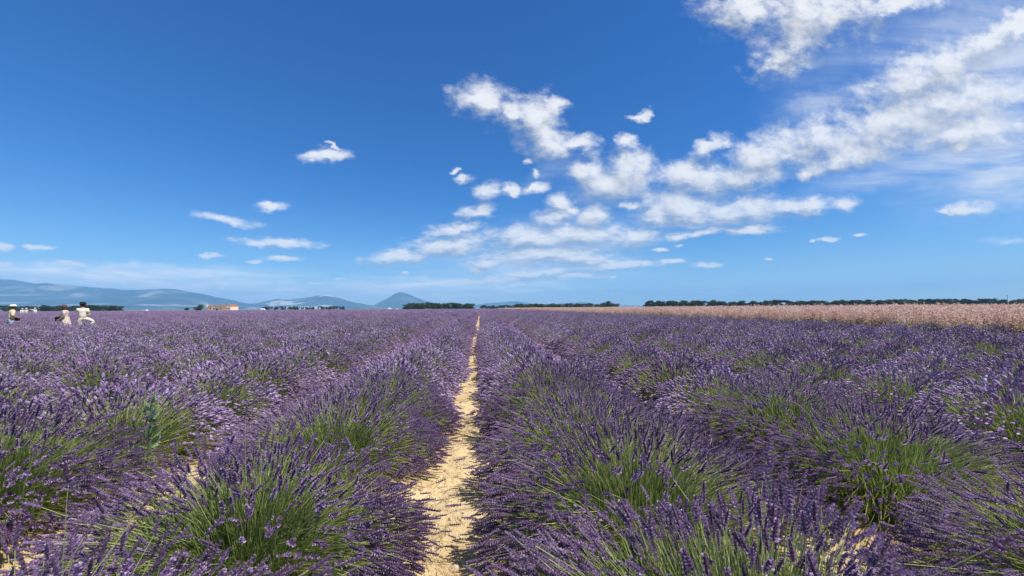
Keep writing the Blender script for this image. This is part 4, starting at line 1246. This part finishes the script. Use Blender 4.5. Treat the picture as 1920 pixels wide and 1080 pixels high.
# ------------------------------------------------------------------ thistle-like weed between the rows
WEED = leafy('weed_leaf', [(0.0, (0.06, 0.10, 0.045)), (0.5, (0.15, 0.23, 0.11)), (1.0, (0.30, 0.38, 0.22))], 0.25, 0.5, 0.3)
def weed_leaf():
    """long lobed leaf along +Z, folded along the midrib"""
    L = [(0, .0), (.12, .05), (.22, .16), (.30, .08), (.42, .24), (.50, .12), (.62, .22), (.70, .10), (.82, .12), (1.0, .0)]
    V, Fs, t = [], [], []
    for i, (z, w) in enumerate(L):
        bend = -.35*z*z
        V += [(-w, .08*w/.2+bend, z), (0, bend, z), (w, .08*w/.2+bend, z)]; t += [.7, .45, .75]
    for i in range(len(L)-1):
        a = i*3
        Fs += [(a, a+1, a+4, a+3), (a+1, a+2, a+5, a+4)]
    return mesh_np('weed_leaf', np.array(V, float), np.array(Fs), WEED, np.array(t))
WL = weed_leaf()
weed = bpy.data.objects.new('weed', None); COL.objects.link(weed); weed.location = (-2.47, 3.15, 0)
tag(weed, 'pale grey green weed with lobed leaves rising between the left lavender rows', 'weed')
V, Fx = limb_mesh([((0, 0, -.03), .012, (.01, .0, .35), .010), ((.01, 0, .35), .010, (.0, .02, .66), .006)], 7)
obj('stem', mesh_np('weed_stem', V, Fx, WEED, np.full(len(V), .5)), weed)
for i in range(22):
    z = .30+.38*i/22; a = i*2.4
    o = obj('leaf', WL, weed, (0.005, 0.01, z))
    o.rotation_euler = (math.radians(random.uniform(38, 68))*-1, 0, a)
    s = .115-.05*i/22; o.scale = (s, s, s*random.uniform(.85, 1.1))

# ------------------------------------------------------------------ small stones and straw on the bare strips
STONEM = leafy('pebble', [(0.0, (0.22, 0.15, 0.085)), (0.5, (0.45, 0.34, 0.21)), (1.0, (0.66, 0.58, 0.44))], 0.0, 0.9, 0.0)
STRAW = leafy('straw', [(0.0, (0.16, 0.095, 0.045)), (0.6, (0.40, 0.29, 0.15)), (1.0, (0.60, 0.48, 0.28))], 0.2, 0.7, 0.0)
bm = bmesh.new(); bmesh.ops.create_icosphere(bm, subdivisions=1, radius=1.0)
tv = np.array([v.co[:] for v in bm.verts]); tf = np.array([[v.index for v in f.verts] for f in bm.faces]); bm.free()
r = np.random.default_rng(77)
def strips(n, ymax):
    g = r.choice([-2, -1, 0, 0, 0, 1], n)
    y = 1.2+(ymax-1.2)*r.random(n)**1.7
    x = GAP0+g*PITCHX+r.normal(0, .30, n)
    return x, y
n = 6500
x, y = strips(n, 12); z = soil_height(x, y)
s = np.clip(r.lognormal(-5.35, .60, n), .002, .020)
s[:260] = r.uniform(.014, .034, 260)
V, Fx = stamp(tv*r.uniform(.8, 1.2, tv.shape), tf, frames(r.normal(0, 1, (n, 3))), np.stack([x, y, z+s*.15], 1), np.stack([s, s*r.uniform(.6, 1, n), s*r.uniform(.4, .8, n)], 1))
tag(obj('gravel', mesh_np('gravel', V, Fx, STONEM, np.repeat(np.clip(r.normal(.5, .25, n), 0, 1), len(tv)))), 'pale small stones scattered on the bare soil', 'gravel', kind='stuff')
n = 5200
x, y = strips(n, 10); z = soil_height(x, y)
d = r.normal(0, 1, (n, 3)); d[:, 2] = np.abs(d[:, 2])*.18
tv = np.array([(-.5, 0, 0), (.5, 0, 0), (.4, 0, 1), (-.4, 0, 1)])
V, Fx = stamp(tv, np.array([(0, 1, 2, 3)]), frames(d), np.stack([x, y, z+.006], 1), np.stack([np.full(n, .0028), np.full(n, .0028), r.uniform(.02, .11, n)], 1))
tag(obj('straw_litter', mesh_np('straw_litter', V, Fx, STRAW, np.repeat(np.clip(r.normal(.5, .25, n), 0, 1), 4))), 'dry brown straw and fallen stems lying on the bare soil', 'straw', kind='stuff')

n = 2600
x, y = strips(n, 9); x += r.choice([-.22, .22], n); z = soil_height(x, y)
tv = np.array([(-.5, 0, 0), (0, .15, .5), (.5, 0, 0), (0, -.15, -.5)])
V, Fx = stamp(tv, np.array([(0, 1, 2, 3)]), frames(r.normal(0, 1, (n, 3))+np.array([0, 0, 1.2])), np.stack([x, y, z+.006], 1), np.repeat(r.uniform(.004, .010, (n, 1)), 3, axis=1))
tag(obj('fallen_petals', mesh_np('fallen_petals', V, Fx, FLOWER, np.repeat(np.clip(r.normal(.5, .25, n), 0, 1), 4))), 'tiny faded purple petals fallen on the bare soil', 'petals', kind='stuff')
# ------------------------------------------------------------------ haze
bm = bmesh.new()
bm_box(bm, (0, 5000, 322), (26000, 22000, 660))
m, T = newmat('haze_air')
pv = T.n('ShaderNodeVolumePrincipled')
pv.inputs['Color'].default_value = (0.28, 0.59, 1.0, 1.0)
pv.inputs['Density'].default_value = 1.12e-4
pv.inputs['Anisotropy'].default_value = 0.0
o = T.n('ShaderNodeOutputMaterial'); m.node_tree.links.new(pv.outputs[0], o.inputs['Volume'])
tag(obj('haze', bm_mesh('haze', bm, m)), kind='stuff')
